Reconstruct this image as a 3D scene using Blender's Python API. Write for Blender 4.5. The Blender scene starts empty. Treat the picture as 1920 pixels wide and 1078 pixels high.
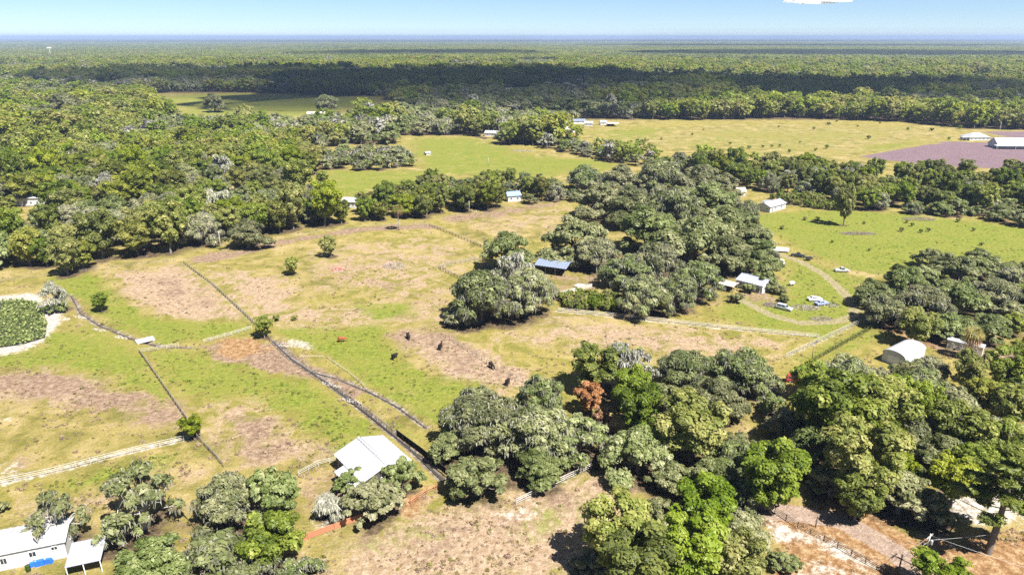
import bpy, bmesh, math, random
import numpy as np
from mathutils import Vector, Matrix, Quaternion
R = math.radians
scene = bpy.context.scene
COL = scene.collection

# ------------------------------------------------------------------ camera
CAM_H = 80.0
FPX = 1280.0                       # focal length in photo pixels (1920 wide)
PITCH = math.atan(469 / FPX)
cam_d = bpy.data.cameras.new('camera')
cam_d.sensor_width = 36.0
cam_d.lens = 36.0 * FPX / 1920.0
cam_d.clip_start = 0.5
cam_d.clip_end = 200000.0
cam = bpy.data.objects.new('camera', cam_d)
cam.location = (0, 0, CAM_H)
cam.rotation_euler = (math.pi / 2 - PITCH, 0, 0)
COL.objects.link(cam)
scene.camera = cam

# ------------------------------------------------------------------ light
SUN_EL = R(57)
SHADOW = Vector((-0.70, 0.71))     # ground direction in which shadows fall
SHADOW.normalize()
world = bpy.data.worlds.new('World')
scene.world = world
world.use_nodes = True
wn = world.node_tree
wn.nodes.clear()
w_out = wn.nodes.new('ShaderNodeOutputWorld')
w_bg = wn.nodes.new('ShaderNodeBackground')
w_sky = wn.nodes.new('ShaderNodeTexSky')
w_sky.sky_type = 'NISHITA'
w_sky.sun_disc = False
w_sky.sun_elevation = SUN_EL
w_sky.sun_rotation = math.atan2(-SHADOW.x, -SHADOW.y)
w_sky.altitude = 100
w_sky.air_density = 0.58
w_sky.dust_density = 0.0
w_sky.ozone_density = 5.0
w_bg.inputs['Strength'].default_value = 0.05
wn.links.new(w_sky.outputs[0], w_bg.inputs['Color'])
wn.links.new(w_bg.outputs[0], w_out.inputs['Surface'])
sun_d = bpy.data.lights.new('sun', 'SUN')
sun_d.energy = 5.0
sun_d.angle = R(0.5)
sun_d.color = (1.0, 0.965, 0.915)
sun = bpy.data.objects.new('sun', sun_d)
sdir = Vector((SHADOW.x * math.cos(SUN_EL), SHADOW.y * math.cos(SUN_EL), -math.sin(SUN_EL)))
sun.rotation_euler = sdir.to_track_quat('-Z', 'Y').to_euler()
sun.location = (0, 0, 300)
COL.objects.link(sun)
vs = scene.view_settings
scene.display_settings.display_device = 'sRGB'
vs.view_transform = 'Standard'
vs.look = 'None'
vs.exposure = 1.42
vs.gamma = 1.0
vs.use_curve_mapping = False
scene.render.engine = 'CYCLES'
cy = scene.cycles
cy.max_bounces = 5
cy.diffuse_bounces = 3
cy.glossy_bounces = 2
cy.transmission_bounces = 3
cy.transparent_max_bounces = 4
cy.volume_bounces = 0
cy.use_denoising = False
cy.use_adaptive_sampling = False
cy.adaptive_threshold = 0.02
scene.render.filter_size = 1.1

# ------------------------------------------------------------------ survey: photo pixel -> place on the land
_c, _s = math.cos(PITCH), math.sin(PITCH)
def P(px, py, z=0.0):
    a = (px - 960) / FPX; b = (539 - py) / FPX
    t = (z - CAM_H) / (-_s + b * _c)
    return Vector((a * t, (_c + b * _s) * t, z))
def G2(px, py, z=0.0):
    v = P(px, py, z); return (v.x, v.y)
def pxm(x, y, z=0.0):
    """photo pixels per metre at a place"""
    return FPX / (y * _c + (CAM_H - z) * _s)
def proj(x, y, z=0.0):
    d = y * _c + (CAM_H - z) * _s
    u = y * _s - (CAM_H - z) * _c
    return 960 + FPX * x / d, 539 - FPX * u / d
rng = np.random.default_rng(7)
random.seed(7)

# ------------------------------------------------------------------ helpers: meshes, objects
def link(name, data, parent=None, loc=None, rz=None):
    o = bpy.data.objects.new(name, data)
    COL.objects.link(o)
    if parent is not None: o.parent = parent
    if loc is not None: o.location = loc
    if rz is not None: o.rotation_euler = (0, 0, rz)
    return o
def tag(o, label=None, cat=None, group=None, kind=None):
    if label: o['label'] = label
    if cat: o['category'] = cat
    if group: o['group'] = group
    if kind: o['kind'] = kind
    return o
def thing(name, label, cat, loc=(0, 0, 0), rz=0.0, group=None):
    return tag(link(name, None, None, loc, rz), label, cat, group)
def copy_tree(o, parent=None):
    c = o.copy(); COL.objects.link(c); c.parent = parent
    for ch in [k for k in o.children]: copy_tree(ch, c)
    return c
def mesh_np(name, v, f, mats, tint=None, midx=None, smooth=False):
    """v (n,3), f (m,k) faces all with k corners"""
    me = bpy.data.meshes.new(name)
    v = np.asarray(v, np.float32); f = np.asarray(f, np.int32)
    n, k = f.shape
    me.vertices.add(len(v)); me.vertices.foreach_set('co', v.ravel())
    me.loops.add(n * k); me.loops.foreach_set('vertex_index', f.ravel())
    me.polygons.add(n)
    me.polygons.foreach_set('loop_start', np.arange(0, n * k, k, dtype=np.int32))
    me.polygons.foreach_set('loop_total', np.full(n, k, np.int32))
    for m in (mats if isinstance(mats, (list, tuple)) else [mats]): me.materials.append(m)
    if midx is not None: me.polygons.foreach_set('material_index', np.asarray(midx, np.int32))
    if smooth: me.polygons.foreach_set('use_smooth', np.ones(n, bool))
    if tint is not None:
        a = me.attributes.new('tint', 'FLOAT', 'FACE'); a.data.foreach_set('value', np.asarray(tint, np.float32))
    me.update(calc_edges=True)
    return me
class MB:
    """collects boxes, tubes and polygons into one mesh"""
    def __init__(s): s.v = []; s.f = []; s.sm = []
    def poly(s, pts, smooth=False):
        i = len(s.v); s.v += [tuple(p) for p in pts]; s.f.append(list(range(i, i + len(pts)))); s.sm.append(smooth); return s
    def box(s, c, d, rz=0.0, taper=1.0):
        hx, hy, hz = d[0] / 2, d[1] / 2, d[2] / 2; i = len(s.v); cs, sn = math.cos(rz), math.sin(rz)
        for z in (-1, 1):
            t = taper if z > 0 else 1.0
            for x, y in ((-1, -1), (1, -1), (1, 1), (-1, 1)):
                X, Y = x * hx * t, y * hy * t
                s.v.append((c[0] + X * cs - Y * sn, c[1] + X * sn + Y * cs, c[2] + z * hz))
        for q in ((3, 2, 1, 0), (4, 5, 6, 7), (0, 1, 5, 4), (1, 2, 6, 5), (2, 3, 7, 6), (3, 0, 4, 7)):
            s.f.append([i + k for k in q]); s.sm.append(False)
        return s
    def tube(s, pts, rad, n=6, cap=True, smooth=True):
        pts = [Vector(p) for p in pts]; i0 = len(s.v)
        rad = rad if hasattr(rad, '__len__') else [rad] * len(pts)
        for k, p in enumerate(pts):
            d = (pts[min(k + 1, len(pts) - 1)] - pts[max(k - 1, 0)])
            d = d.normalized() if d.length > 1e-6 else Vector((0, 0, 1))
            a = d.cross(Vector((0, 0, 1)) if abs(d.z) < .9 else Vector((1, 0, 0))).normalized(); b = d.cross(a)
            for j in range(n):
                t = 2 * math.pi * j / n
                s.v.append(tuple(p + (a * math.cos(t) + b * math.sin(t)) * rad[k]))
        for k in range(len(pts) - 1):
            for j in range(n):
                s.f.append([i0 + k * n + j, i0 + k * n + (j + 1) % n, i0 + (k + 1) * n + (j + 1) % n, i0 + (k + 1) * n + j]); s.sm.append(smooth)
        if cap:
            s.f.append([i0 + j for j in range(n)]); s.sm.append(False)
            s.f.append([i0 + (len(pts) - 1) * n + j for j in reversed(range(n))]); s.sm.append(False)
        return s
    def lathe(s, prof, n=12, c=(0, 0, 0)):
        i0 = len(s.v)
        for r, z in prof:
            for j in range(n):
                t = 2 * math.pi * j / n; s.v.append((c[0] + r * math.cos(t), c[1] + r * math.sin(t), c[2] + z))
        for k in range(len(prof) - 1):
            for j in range(n):
                s.f.append([i0 + k * n + j, i0 + k * n + (j + 1) % n, i0 + (k + 1) * n + (j + 1) % n, i0 + (k + 1) * n + j]); s.sm.append(True)
        s.f.append([i0 + (len(prof) - 1) * n + j for j in range(n)]); s.sm.append(False)
        return s
    def mesh(s, name, mat):
        me = bpy.data.meshes.new(name); me.from_pydata(s.v, [], s.f)
        for m in (mat if isinstance(mat, (list, tuple)) else [mat]): me.materials.append(m)
        me.polygons.foreach_set('use_smooth', s.sm)
        bm = bmesh.new(); bm.from_mesh(me); bmesh.ops.recalc_face_normals(bm, faces=bm.faces); bm.to_mesh(me); bm.free()
        return me
    def build(s, name, mat, parent=None, loc=None, rz=None):
        return link(name, s.mesh(name, mat), parent, loc, rz)

# ------------------------------------------------------------------ materials
MATS = {}
class NT:
    def __init__(s, name):
        s.m = bpy.data.materials.new(name); s.m.use_nodes = True; s.t = s.m.node_tree; s.t.nodes.clear()
        s.out = s.t.nodes.new('ShaderNodeOutputMaterial'); MATS[name] = s.m
    def n(s, typ, **kw):
        q = s.t.nodes.new(typ)
        for k, v in kw.items():
            if k.startswith('i_'):
                key = k[2:]; q.inputs[int(key) if key.isdigit() else key.replace('_', ' ')].default_value = v
            else: setattr(q, k, v)
        return q
    def l(s, a, b): s.t.links.new(a, b)
    def noise(s, scale, detail=4, rough=.55, vec=None, dist=0.0):
        q = s.n('ShaderNodeTexNoise'); q.inputs['Scale'].default_value = scale; q.inputs['Detail'].default_value = detail
        q.inputs['Roughness'].default_value = rough; q.inputs['Distortion'].default_value = dist
        if vec is not None: s.l(vec, q.inputs['Vector'])
        return q.outputs['Fac']
    def math(s, op, a, b=None, c=None, clamp=False):
        q = s.n('ShaderNodeMath', operation=op, use_clamp=clamp)
        for i, x in enumerate((a, b, c)):
            if x is None: continue
            if isinstance(x, (int, float)): q.inputs[i].default_value = x
            else: s.l(x, q.inputs[i])
        return q.outputs[0]
    def mix(s, fac, a, b, blend='MIX'):
        q = s.n('ShaderNodeMix', data_type='RGBA', blend_type=blend)
        for sock, x in ((q.inputs[0], fac), (q.inputs[6], a), (q.inputs[7], b)):
            if isinstance(x, (int, float)): sock.default_value = x
            elif isinstance(x, (tuple, list)): sock.default_value = (*x, 1) if len(x) == 3 else x
            else: s.l(x, sock)
        return q.outputs[2]
    def ramp(s, fac, stops):
        q = s.n('ShaderNodeValToRGB'); e = q.color_ramp.elements
        while len(e) < len(stops): e.new(.5)
        for k, (p, c) in enumerate(stops): e[k].position = p; e[k].color = (*c, 1)
        s.l(fac, q.inputs[0]); return q.outputs[0]
    def smooth(s, x, lo, hi):
        q = s.n('ShaderNodeMapRange', interpolation_type='SMOOTHSTEP'); q.inputs['From Min'].default_value = lo; q.inputs['From Max'].default_value = hi
        s.l(x, q.inputs['Value']); return q.outputs[0]
    def principled(s, col, rough=.8, spec=.3, metal=0.0, bump=None, bstr=.3, bdist=.1):
        q = s.n('ShaderNodeBsdfPrincipled')
        if isinstance(col, (tuple, list)): q.inputs['Base Color'].default_value = (*col, 1)
        else: s.l(col, q.inputs['Base Color'])
        if isinstance(rough, (int, float)): q.inputs['Roughness'].default_value = rough
        else: s.l(rough, q.inputs['Roughness'])
        q.inputs['Specular IOR Level'].default_value = spec; q.inputs['Metallic'].default_value = metal
        if bump is not None:
            b = s.n('ShaderNodeBump'); b.inputs['Strength'].default_value = bstr; b.inputs['Distance'].default_value = bdist
            s.l(bump, b.inputs['Height']); s.l(b.outputs[0], q.inputs['Normal'])
        s.l(q.outputs[0], s.out.inputs['Surface']); return q
def simple(name, col, rough=.7, spec=.3, metal=0.0, var=.25, scale=1.5, dirt=None):
    t = NT(name); tc = t.n('ShaderNodeTexCoord').outputs['Object']
    nz = t.noise(scale, 5, .6, tc); oi = t.n('ShaderNodeObjectInfo').outputs['Random']
    lo = tuple(c * (1 - var) for c in col); hi = tuple(min(1, c * (1 + var * .6)) for c in col)
    k = t.mix(t.math('ADD', t.math('MULTIPLY', nz, .8), t.math('MULTIPLY', oi, .2)), lo, hi)
    if dirt is not None:
        d = t.smooth(t.noise(scale * .35, 6, .65, tc), .52, .72); k = t.mix(t.math('MULTIPLY', d, dirt[1]), k, dirt[0])
    t.principled(k, rough, spec, metal, nz, .15, .02); return t.m
def leafmat(name, stops, trans=.48, hue=.045):
    t = NT(name)
    a = t.n('ShaderNodeAttribute', attribute_name='tint').outputs['Fac']
    oi = t.n('ShaderNodeObjectInfo').outputs['Random']
    f = t.math('ADD', a, t.math('MULTIPLY', t.math('SUBTRACT', oi, .5), .42), clamp=True)
    c = t.ramp(f, stops)
    h = t.n('ShaderNodeHueSaturation'); t.l(c, h.inputs['Color'])
    r2 = t.math('FRACT', t.math('MULTIPLY', oi, 7.31))
    t.l(t.math('ADD', .497, t.math('MULTIPLY', t.math('SUBTRACT', r2, .82), hue)), h.inputs['Hue'])
    t.l(t.math('ADD', .85, t.math('MULTIPLY', r2, .3)), h.inputs['Saturation'])
    q = t.n('ShaderNodeBsdfPrincipled'); t.l(h.outputs[0], q.inputs['Base Color'])
    q.inputs['Roughness'].default_value = .5; q.inputs['Specular IOR Level'].default_value = .28
    tr = t.n('ShaderNodeBsdfTranslucent'); t.l(h.outputs[0], tr.inputs['Color'])
    mx = t.n('ShaderNodeMixShader'); mx.inputs[0].default_value = trans
    t.l(q.outputs[0], mx.inputs[1]); t.l(tr.outputs[0], mx.inputs[2]); t.l(mx.outputs[0], t.out.inputs['Surface'])
    return t.m
OAK = leafmat('oak_leaves', [(0, (.080, .108, .032)), (.4, (.195, .235, .085)), (.75, (.34, .37, .17)), (1, (.50, .51, .30))])
BROAD = leafmat('broad_leaves', [(0, (.078, .118, .018)), (.4, (.185, .248, .040)), (.75, (.31, .36, .080)), (1, (.44, .46, .14))])
YELL = leafmat('yellow_green_leaves', [(0, (.085, .115, .015)), (.5, (.250, .295, .042)), (1, (.44, .46, .10))])
PINE = leafmat('pine_needles', [(0, (.085, .115, .022)), (.5, (.19, .24, .045)), (1, (.34, .38, .10))], .35)
MOSS = leafmat('spanish_moss', [(0, (.14, .145, .10)), (.5, (.28, .275, .205)), (1, (.48, .47, .38))], .25, .02)
RUST = leafmat('rust_leaves', [(0, (.22, .105, .045)), (.5, (.40, .21, .095)), (1, (.56, .37, .20))], .3, .0)
PALMF = leafmat('palm_fronds', [(0, (.12, .14, .03)), (.5, (.30, .29, .08)), (1, (.52, .46, .20))])
LILY = leafmat('lily_leaves', [(0, (.06, .11, .025)), (.5, (.16, .24, .06)), (1, (.36, .44, .14))])
DRYF = leafmat('dry_fronds', [(0, (.20, .13, .07)), (.5, (.36, .25, .15)), (1, (.5, .38, .26))])
TUFT = leafmat('tuft_green', [(0, (.11, .125, .03)), (.5, (.22, .215, .06)), (1, (.34, .31, .11))])
DRYTUFT = leafmat('tuft_dry', [(0, (.18, .135, .07)), (.5, (.36, .28, .16)), (1, (.5, .42, .28))])
BARK = simple('bark', (.17, .145, .12), .9, .1, 0, .45, 1.2)
PALEBARK = simple('pale_bark', (.40, .37, .33), .9, .1, 0, .35, 1.2)
WHITEROOF = simple('white_metal_roof', (.37, .37, .38), .45, .4, 0, .10, .5, ((.25, .225, .20), .5))
GREYROOF = simple('galvanised_roof', (.21, .25, .34), .42, .45, .15, .16, .8, ((.20, .17, .16), .45))
PALEROOF = simple('pale_grey_roof', (.30, .315, .37), .45, .4, 0, .12, .6, ((.24, .22, .22), .4))
TANROOF = simple('tan_roof', (.52, .45, .38), .7, .2, 0, .2, .7)
BLUEROOF = simple('blue_tarp_roof', (.22, .32, .52), .5, .3, 0, .2, .7)
WHITEWALL = simple('white_siding', (.52, .52, .515), .6, .3, 0, .06, .7, ((.58, .56, .52), .3))
BEIGEWALL = simple('beige_siding', (.66, .62, .53), .6, .3, 0, .08, .7, ((.48, .43, .36), .3))
DARKWALL = simple('dark_boards_interior_shade', (.10, .085, .075), .8, .2, 0, .4, .9)  # dark boards, and the barn's shaded open interior put in as colour
GLASS = simple('window_glass', (.035, .042, .05), .12, .6, 0, .3, .6)
TRIM = simple('trim_paint', (.72, .72, .70), .6, .3, 0, .06)
POSTWOOD = simple('weathered_wood', (.29, .25, .215), .9, .1, 0, .35, 2.5)
PALEWOOD = simple('pale_weathered_wood', (.45, .42, .38), .9, .1, 0, .25, 2.5)
REDWOOD = simple('cedar_boards', (.40, .175, .095), .85, .15, 0, .35, 1.5)
DARKWOOD = simple('dark_stained_wood', (.085, .07, .062), .85, .2, 0, .35, 2.0)
BLACKNET = simple('black_shade_cloth', (.012, .012, .013), .9, .1, 0, .3, 2)
CONCRETE = simple('concrete', (.42, .41, .39), .85, .2, 0, .18, .8)
STEEL = simple('galvanised_steel', (.50, .51, .52), .45, .4, .5, .2, 2)
BLUETARP = simple('blue_tarp', (.02, .12, .60), .55, .3, 0, .4, 2.2)
TYRE = simple('tyre_rubber', (.02, .02, .02), .8, .2, 0, .3)
CARWHITE = simple('white_car_paint', (.78, .78, .78), .25, .5, 0, .04)
CARSILVER = simple('silver_car_paint', (.52, .54, .56), .25, .5, .3, .06)
CARBLUE = simple('blue_grey_car_paint', (.30, .34, .55), .3, .5, 0, .1)
CARDARK = simple('dark_car_paint', (.03, .032, .036), .3, .5, 0, .2)
CARRED = simple('red_car_paint', (.42, .05, .04), .35, .5, 0, .2)
COWBLACK = simple('black_hide', (.022, .016, .014), .75, .25, 0, .5, 2)
COWRED = simple('red_brown_hide', (.26, .075, .028), .75, .25, 0, .4, 2)
RUBBLE = simple('rubble_stone', (.44, .40, .38), .9, .15, 0, .45, 1.2)
BRUSH = simple('brush_twigs', (.26, .21, .18), .9, .1, 0, .45, 2)
WATER = simple('ditch_water', (.055, .050, .045), .12, .5, 0, .3, .5)
REDIRON = simple('rust_red_roof', (.42, .12, .085), .6, .3, 0, .3, 1)
CHIP = simple('white_shell_stone', (.38, .35, .31), .9, .2, 0, .15, 2)

# ------------------------------------------------------------------ land: zones in plan, surveyed from the photo
def inside(poly, x, y):
    p = np.asarray(poly, float); r = np.zeros(len(x), bool)
    for (x0, y0), (x1, y1) in zip(p, np.roll(p, -1, 0)):
        if y0 == y1: continue
        c = ((y0 > y) != (y1 > y)) & (x < (x1 - x0) * (y - y0) / (y1 - y0) + x0); r ^= c
    return r
def seg_dist(pts, x, y, closed=False):
    p = np.asarray(pts, float); d = np.full(len(x), 1e9); q = np.roll(p, -1, 0) if closed else p[1:]
    for a, b in zip(p if closed else p[:-1], q):
        v = b - a; L = max(1e-9, (v ** 2).sum())
        t = np.clip(((x - a[0]) * v[0] + (y - a[1]) * v[1]) / L, 0, 1)
        d = np.minimum(d, np.hypot(x - a[0] - t * v[0], y - a[1] - t * v[1]))
    return d
def zone(poly, x, y, soft):
    """1 inside, 0 outside, a ramp of +-soft metres at the border"""
    p = np.asarray(poly, float); m = np.zeros(len(x))
    k = (x > p[:, 0].min() - soft) & (x < p[:, 0].max() + soft) & (y > p[:, 1].min() - soft) & (y < p[:, 1].max() + soft)
    if k.any():
        d = seg_dist(p, x[k], y[k], True); d = np.where(inside(p, x[k], y[k]), d, -d)
        t = np.clip(.5 + d / (2 * soft), 0, 1); m[k] = t * t * (3 - 2 * t)
    return m
def strip(pts, x, y, w, soft=1.0):
    p = np.asarray(pts, float); m = np.zeros(len(x)); e = w + soft + 1
    k = (x > p[:, 0].min() - e) & (x < p[:, 0].max() + e) & (y > p[:, 1].min() - e) & (y < p[:, 1].max() + e)
    if k.any(): m[k] = np.clip((w + soft - seg_dist(p, x[k], y[k])) / soft, 0, 1)
    return m
def gp(*pts): return [G2(*q) for q in pts]

LUSH = [  # (strength, softness, outline)
 (.9, 5, gp((95, 520), (185, 515), (215, 560), (300, 598), (470, 608), (470, 622), (380, 640), (300, 645), (200, 610), (150, 580), (120, 560))),
 (.85, 7, gp((-60, 690), (60, 650), (130, 605), (200, 625), (262, 655), (300, 720), (340, 770), (250, 730), (120, 690), (40, 690))),
 (1, 6, gp((275, 662), (390, 662), (480, 690), (575, 722), (690, 785), (700, 850), (640, 835), (560, 790), (480, 740), (380, 745), (310, 705))),
 (1, 5, gp((505, 622), (720, 612), (735, 640), (770, 690), (840, 715), (910, 722), (880, 790), (830, 800), (760, 765), (690, 722), (620, 670))),
 (.8, 4, gp((655, 572), (770, 566), (790, 590), (700, 602))),
 (1, 8, gp((1400, 405), (1560, 392), (1720, 402), (1960, 430), (1960, 520), (1650, 515), (1540, 485), (1450, 440))),
 (.9, 3, gp((1515, 684), (1590, 648), (1655, 612), (1640, 602), (1580, 632), (1500, 676))),
 (.95, 6, gp((1470, 480), (1620, 520), (1640, 570), (1600, 600), (1560, 640), (1420, 610), (1330, 590), (1390, 560), (1480, 560))),
 (.75, 14, gp((560, 350), (610, 318), (780, 318), (760, 258), (900, 258), (1000, 290), (1160, 300), (1170, 318), (1000, 335), (860, 330), (640, 380))),
 (.7, 25, gp((270, 180), (420, 175), (700, 183), (720, 195), (560, 222), (350, 232))),
 (.7, 3, gp((1500, 690), (1560, 655), (1650, 612), (1680, 620), (1600, 660), (1560, 690))),
 (.65, 4, gp((90, 895), (340, 838), (380, 850), (240, 905), (80, 945))),
 (.45, 4, gp((560, 1030), (760, 960), (860, 985), (800, 1060), (600, 1078))),
 (.45, 4, gp((990, 930), (1090, 905), (1160, 960), (1100, 1010), (960, 1030))),
 (.6, 20, gp((1100, 245), (1180, 238), (1300, 240), (1230, 262), (1130, 270))),
 (.42, 40, gp((1130, 270), (1330, 228), (1800, 240), (1700, 270), (1540, 300), (1280, 288))),
 (.6, 12, gp((1640, 268), (1760, 262), (1680, 285), (1560, 288))),
 (.6, 6, gp((1050, 560), (1180, 560), (1200, 580), (1060, 580))),
 (.7, 8, gp((1000, 470), (1100, 468), (1090, 482), (1010, 484))),
 (.5, 3, gp((700, 760), (760, 780), (800, 830), (790, 845), (730, 800))),
]
DRY = [
 (1, 6, gp((205, 512), (345, 495), (470, 604), (330, 598), (235, 560))),
 (.8, 9, gp((380, 500), (560, 520), (560, 600), (480, 606), (420, 555))),
 (.7, 10, gp((470, 575), (860, 560), (850, 610), (730, 612), (520, 618))),
 (.8, 9, gp((-40, 700), (130, 690), (350, 775), (345, 800), (160, 760), (-40, 760))),
 (.7, 8, gp((350, 760), (480, 745), (640, 840), (620, 890), (420, 870))),
 (.7, 9, gp((1060, 592), (1300, 612), (1480, 640), (1400, 680), (1200, 660), (900, 640))),
 (.9, 5, gp((740, 620), (880, 640), (1040, 720), (930, 740), (800, 690))),
 (1, 7, gp((560, 1060), (780, 960), (1180, 870), (1180, 1100), (560, 1100))),
 (.5, 20, gp((820, 410), (1060, 378), (1150, 410), (1000, 450), (900, 455))),
 (.36, 25, gp((1130, 270), (1330, 228), (1800, 240), (1800, 252), (1620, 290), (1540, 300), (1400, 275), (1280, 285))),
 (.55, 8, gp((0, 930), (120, 905), (350, 850), (420, 880), (200, 960), (0, 1000))),
 (.5, 10, gp((560, 470), (800, 430), (900, 470), (860, 560), (700, 570), (560, 540))),
 (.5, 6, gp((1040, 720), (1500, 640), (1470, 690), (1100, 760))),
]
BARE = [
 (1, 3, gp((372, 650), (400, 648), (520, 640), (560, 672), (615, 712), (570, 716), (500, 690), (430, 680))),
 (.75, 5, gp((725, 628), (830, 610), (880, 655), (1010, 720), (900, 720), (800, 668))),
 (.7, 5, gp((430, 785), (520, 790), (560, 840), (500, 865), (430, 850))),
 (.95, 6, gp((-20, 695), (100, 692), (220, 730), (345, 770), (340, 802), (240, 785), (120, 755), (-20, 730))),
 (.6, 6, gp((590, 1010), (780, 965), (900, 960), (1000, 930), (1090, 900), (1090, 960), (940, 1000), (700, 1060))),
 (.38, 10, gp((560, 505), (700, 480), (860, 545), (840, 600), (700, 560), (600, 560))),
 (.95, 1.5, gp((592, 696), (640, 704), (692, 733), (655, 746), (604, 714))),
 (.55, 7, gp((240, 520), (340, 505), (440, 580), (330, 585))),
 (1, 3, gp((355, 482), (470, 462), (560, 443), (680, 425), (800, 418), (830, 428), (700, 432), (560, 452), (470, 474), (370, 496))),
 (.8, 6, gp((830, 405), (1030, 378), (1060, 385), (950, 405), (850, 418))),
 (.8, 5, gp((1620, 600), (1700, 618), (1790, 640), (1960, 662), (1960, 700), (1780, 672), (1720, 640), (1640, 618))),
 (.7, 4, gp((560, 930), (640, 870), (700, 900), (820, 925), (780, 985), (620, 1010))),
 (.6, 4, gp((1080, 905), (1180, 890), (1290, 905), (1280, 940), (1150, 930))),
 (.6, 4, gp((0, 850), (60, 862), (40, 890), (0, 890))),
 (.6, 5, gp((1000, 500), (1130, 520), (1130, 545), (1040, 545))),
 (.6, 4, gp((1360, 530), (1440, 545), (1500, 575), (1400, 570))),
]
SAND = [
 (1, 2.0, gp((-60, 560), (60, 552), (118, 575), (112, 612), (90, 640), (50, 658), (-60, 680))),
 (.8, 1.5, gp((1436, 975), (1500, 990), (1560, 1020), (1530, 1010), (1440, 1010))),
 (.75, 2, gp((1500, 985), (1560, 1000), (1650, 1060), (1640, 1078), (1540, 1025))),
 (.7, 3, gp((1520, 1040), (1640, 1085), (1460, 1085))),
 (.55, 3, gp((-20, 870), (30, 860), (60, 890), (20, 905), (-20, 915))),
 (.6, 2, gp((515, 632), (590, 640), (580, 658), (540, 650))),
 (.6, 2, gp((0, 783), (25, 780), (30, 793), (0, 797))),
 (.7, 2, gp((1780, 920), (1860, 905), (1930, 930), (1930, 985), (1840, 990), (1780, 960))),
 (.5, 2, gp((900, 965), (1000, 940), (1040, 960), (960, 985))),
 (.6, 2, gp((570, 985), (620, 970), (640, 985), (580, 1010))),
 (.6, 2, gp((1410, 720), (1470, 720), (1480, 760), (1420, 760))),
]
ORANGE = [
 (1, 3, gp((1440, 950), (1560, 930), (1720, 1010), (1960, 1000), (1960, 1100), (1440, 1100))),
 (.9, 2.5, gp((400, 640), (480, 635), (500, 655), (460, 672), (410, 662))),
 (.6, 2, gp((118, 555), (150, 560), (160, 590), (140, 590))),
 (.8, 5, gp((1650, 612), (1760, 640), (1800, 658), (1740, 650), (1680, 632))),
 (.8, 4, gp((1230, 905), (1300, 895), (1300, 935), (1240, 935))),
 (.8, 3, gp((740, 945), (790, 920), (800, 960), (760, 985))),
 (.7, 3, gp((1730, 1010), (1830, 990), (1960, 1020), (1960, 1090), (1740, 1090))),
]
PURPLE = [
 (1, 4, gp((1612, 294), (1700, 278), (1788, 264), (1850, 268), (1990, 282), (1990, 320), (1760, 312))),
 (.9, 4, gp((1858, 247), (1990, 247), (1990, 262), (1862, 262))),
]
POND = gp((-70, 568), (40, 561), (78, 570), (88, 605), (84, 632), (40, 645), (-70, 660))
TRACKS = [(gp((1462, 476), (1500, 490), (1545, 515), (1582, 548), (1604, 575), (1603, 592), (1570, 603), (1500, 606), (1450, 592), (1410, 572), (1375, 555)), 1.5),
          (gp((1605, 590), (1640, 605)), 1.6)]
DRIVE = gp((1440, 960), (1500, 962), (1580, 975), (1680, 1035), (1730, 1085))
CREEK1 = gp((132, 552), (150, 585), (190, 610), (245, 632), (300, 647), (360, 650))
CREEK2 = gp((512, 637), (548, 672), (600, 706), (650, 742), (710, 790), (770, 840), (840, 905))
CREEK3 = gp((572, 690), (625, 705), (690, 731), (745, 760), (800, 800))
SANDLINES = [(gp((-20, 912), (100, 884), (240, 848), (345, 824)), 1.6, .9), (gp((1040, 583), (1200, 600), (1400, 620), (1535, 632)), .8, 1),
             (gp((345, 494), (400, 536), (475, 606)), 1.0, .75), (gp((1470, 672), (1540, 640), (1600, 612)), .9, .7),
             (gp((610, 670), (650, 698), (685, 726)), .3, .7), (gp((905, 487), (850, 494), (822, 503)), 1.0, .8), (gp((830, 900), (850, 892)), 1, .6),
             (gp((970, 945), (1100, 882)), .6, .6), (gp((812, 428), (905, 466)), .5, .5)]

# ------------------------------------------------------------------ trees: plan of every wood
TREES = []   # dict(x,y,R,H,kind,var,zone)
HT = {'open': .75, 'oak': .62, 'mossoak': .62, 'broad': 1.12, 'yellow': 1.1, 'rust': .9, 'pine': 2.0, 'grey': .85, 'shrub': .75, 'greybush': .8}
def crown_tree(px, py, wpx, kind, zone_name, hfac=1.0, own=None):
    """a tree whose crown is centred on a photo pixel and is wpx wide"""
    z = 6.0
    for _ in range(4):
        p = P(px, py, z); Rr = wpx / 2 / pxm(p.x, p.y, z); Hh = Rr * 2 * HT[kind] * hfac; z = Hh * .58
    TREES.append(dict(x=p.x, y=p.y, R=Rr, H=Hh, kind=kind, zone=zone_name, own=own, manual=True))
M = crown_tree
# the great oaks in the middle of the pasture
M(900, 550, 150, 'mossoak', 'pasture_oak', 1.05, 'broad dark live oak on the left end of the clump in the central pasture')
M(985, 542, 130, 'mossoak', 'pasture_oak', 1.1, 'mossy live oak on the right end of the clump in the central pasture')
M(968, 500, 80, 'grey', 'pasture_oak', 1.2, 'silver moss covered tree top in the middle of the pasture oak clump')
M(948, 466, 104, 'oak', 'pasture_oak', 1.15, 'round green oak behind the silver mossy tree in the central pasture')
M(862, 588, 70, 'mossoak', 'pasture_oak', .9, 'low leaning oak at the left foot of the pasture oak clump')
M(1022, 540, 56, 'mossoak', 'pasture_oak', 1.0, 'small grey oak between the pasture oak clump and the tin roofed pole barn')
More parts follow.
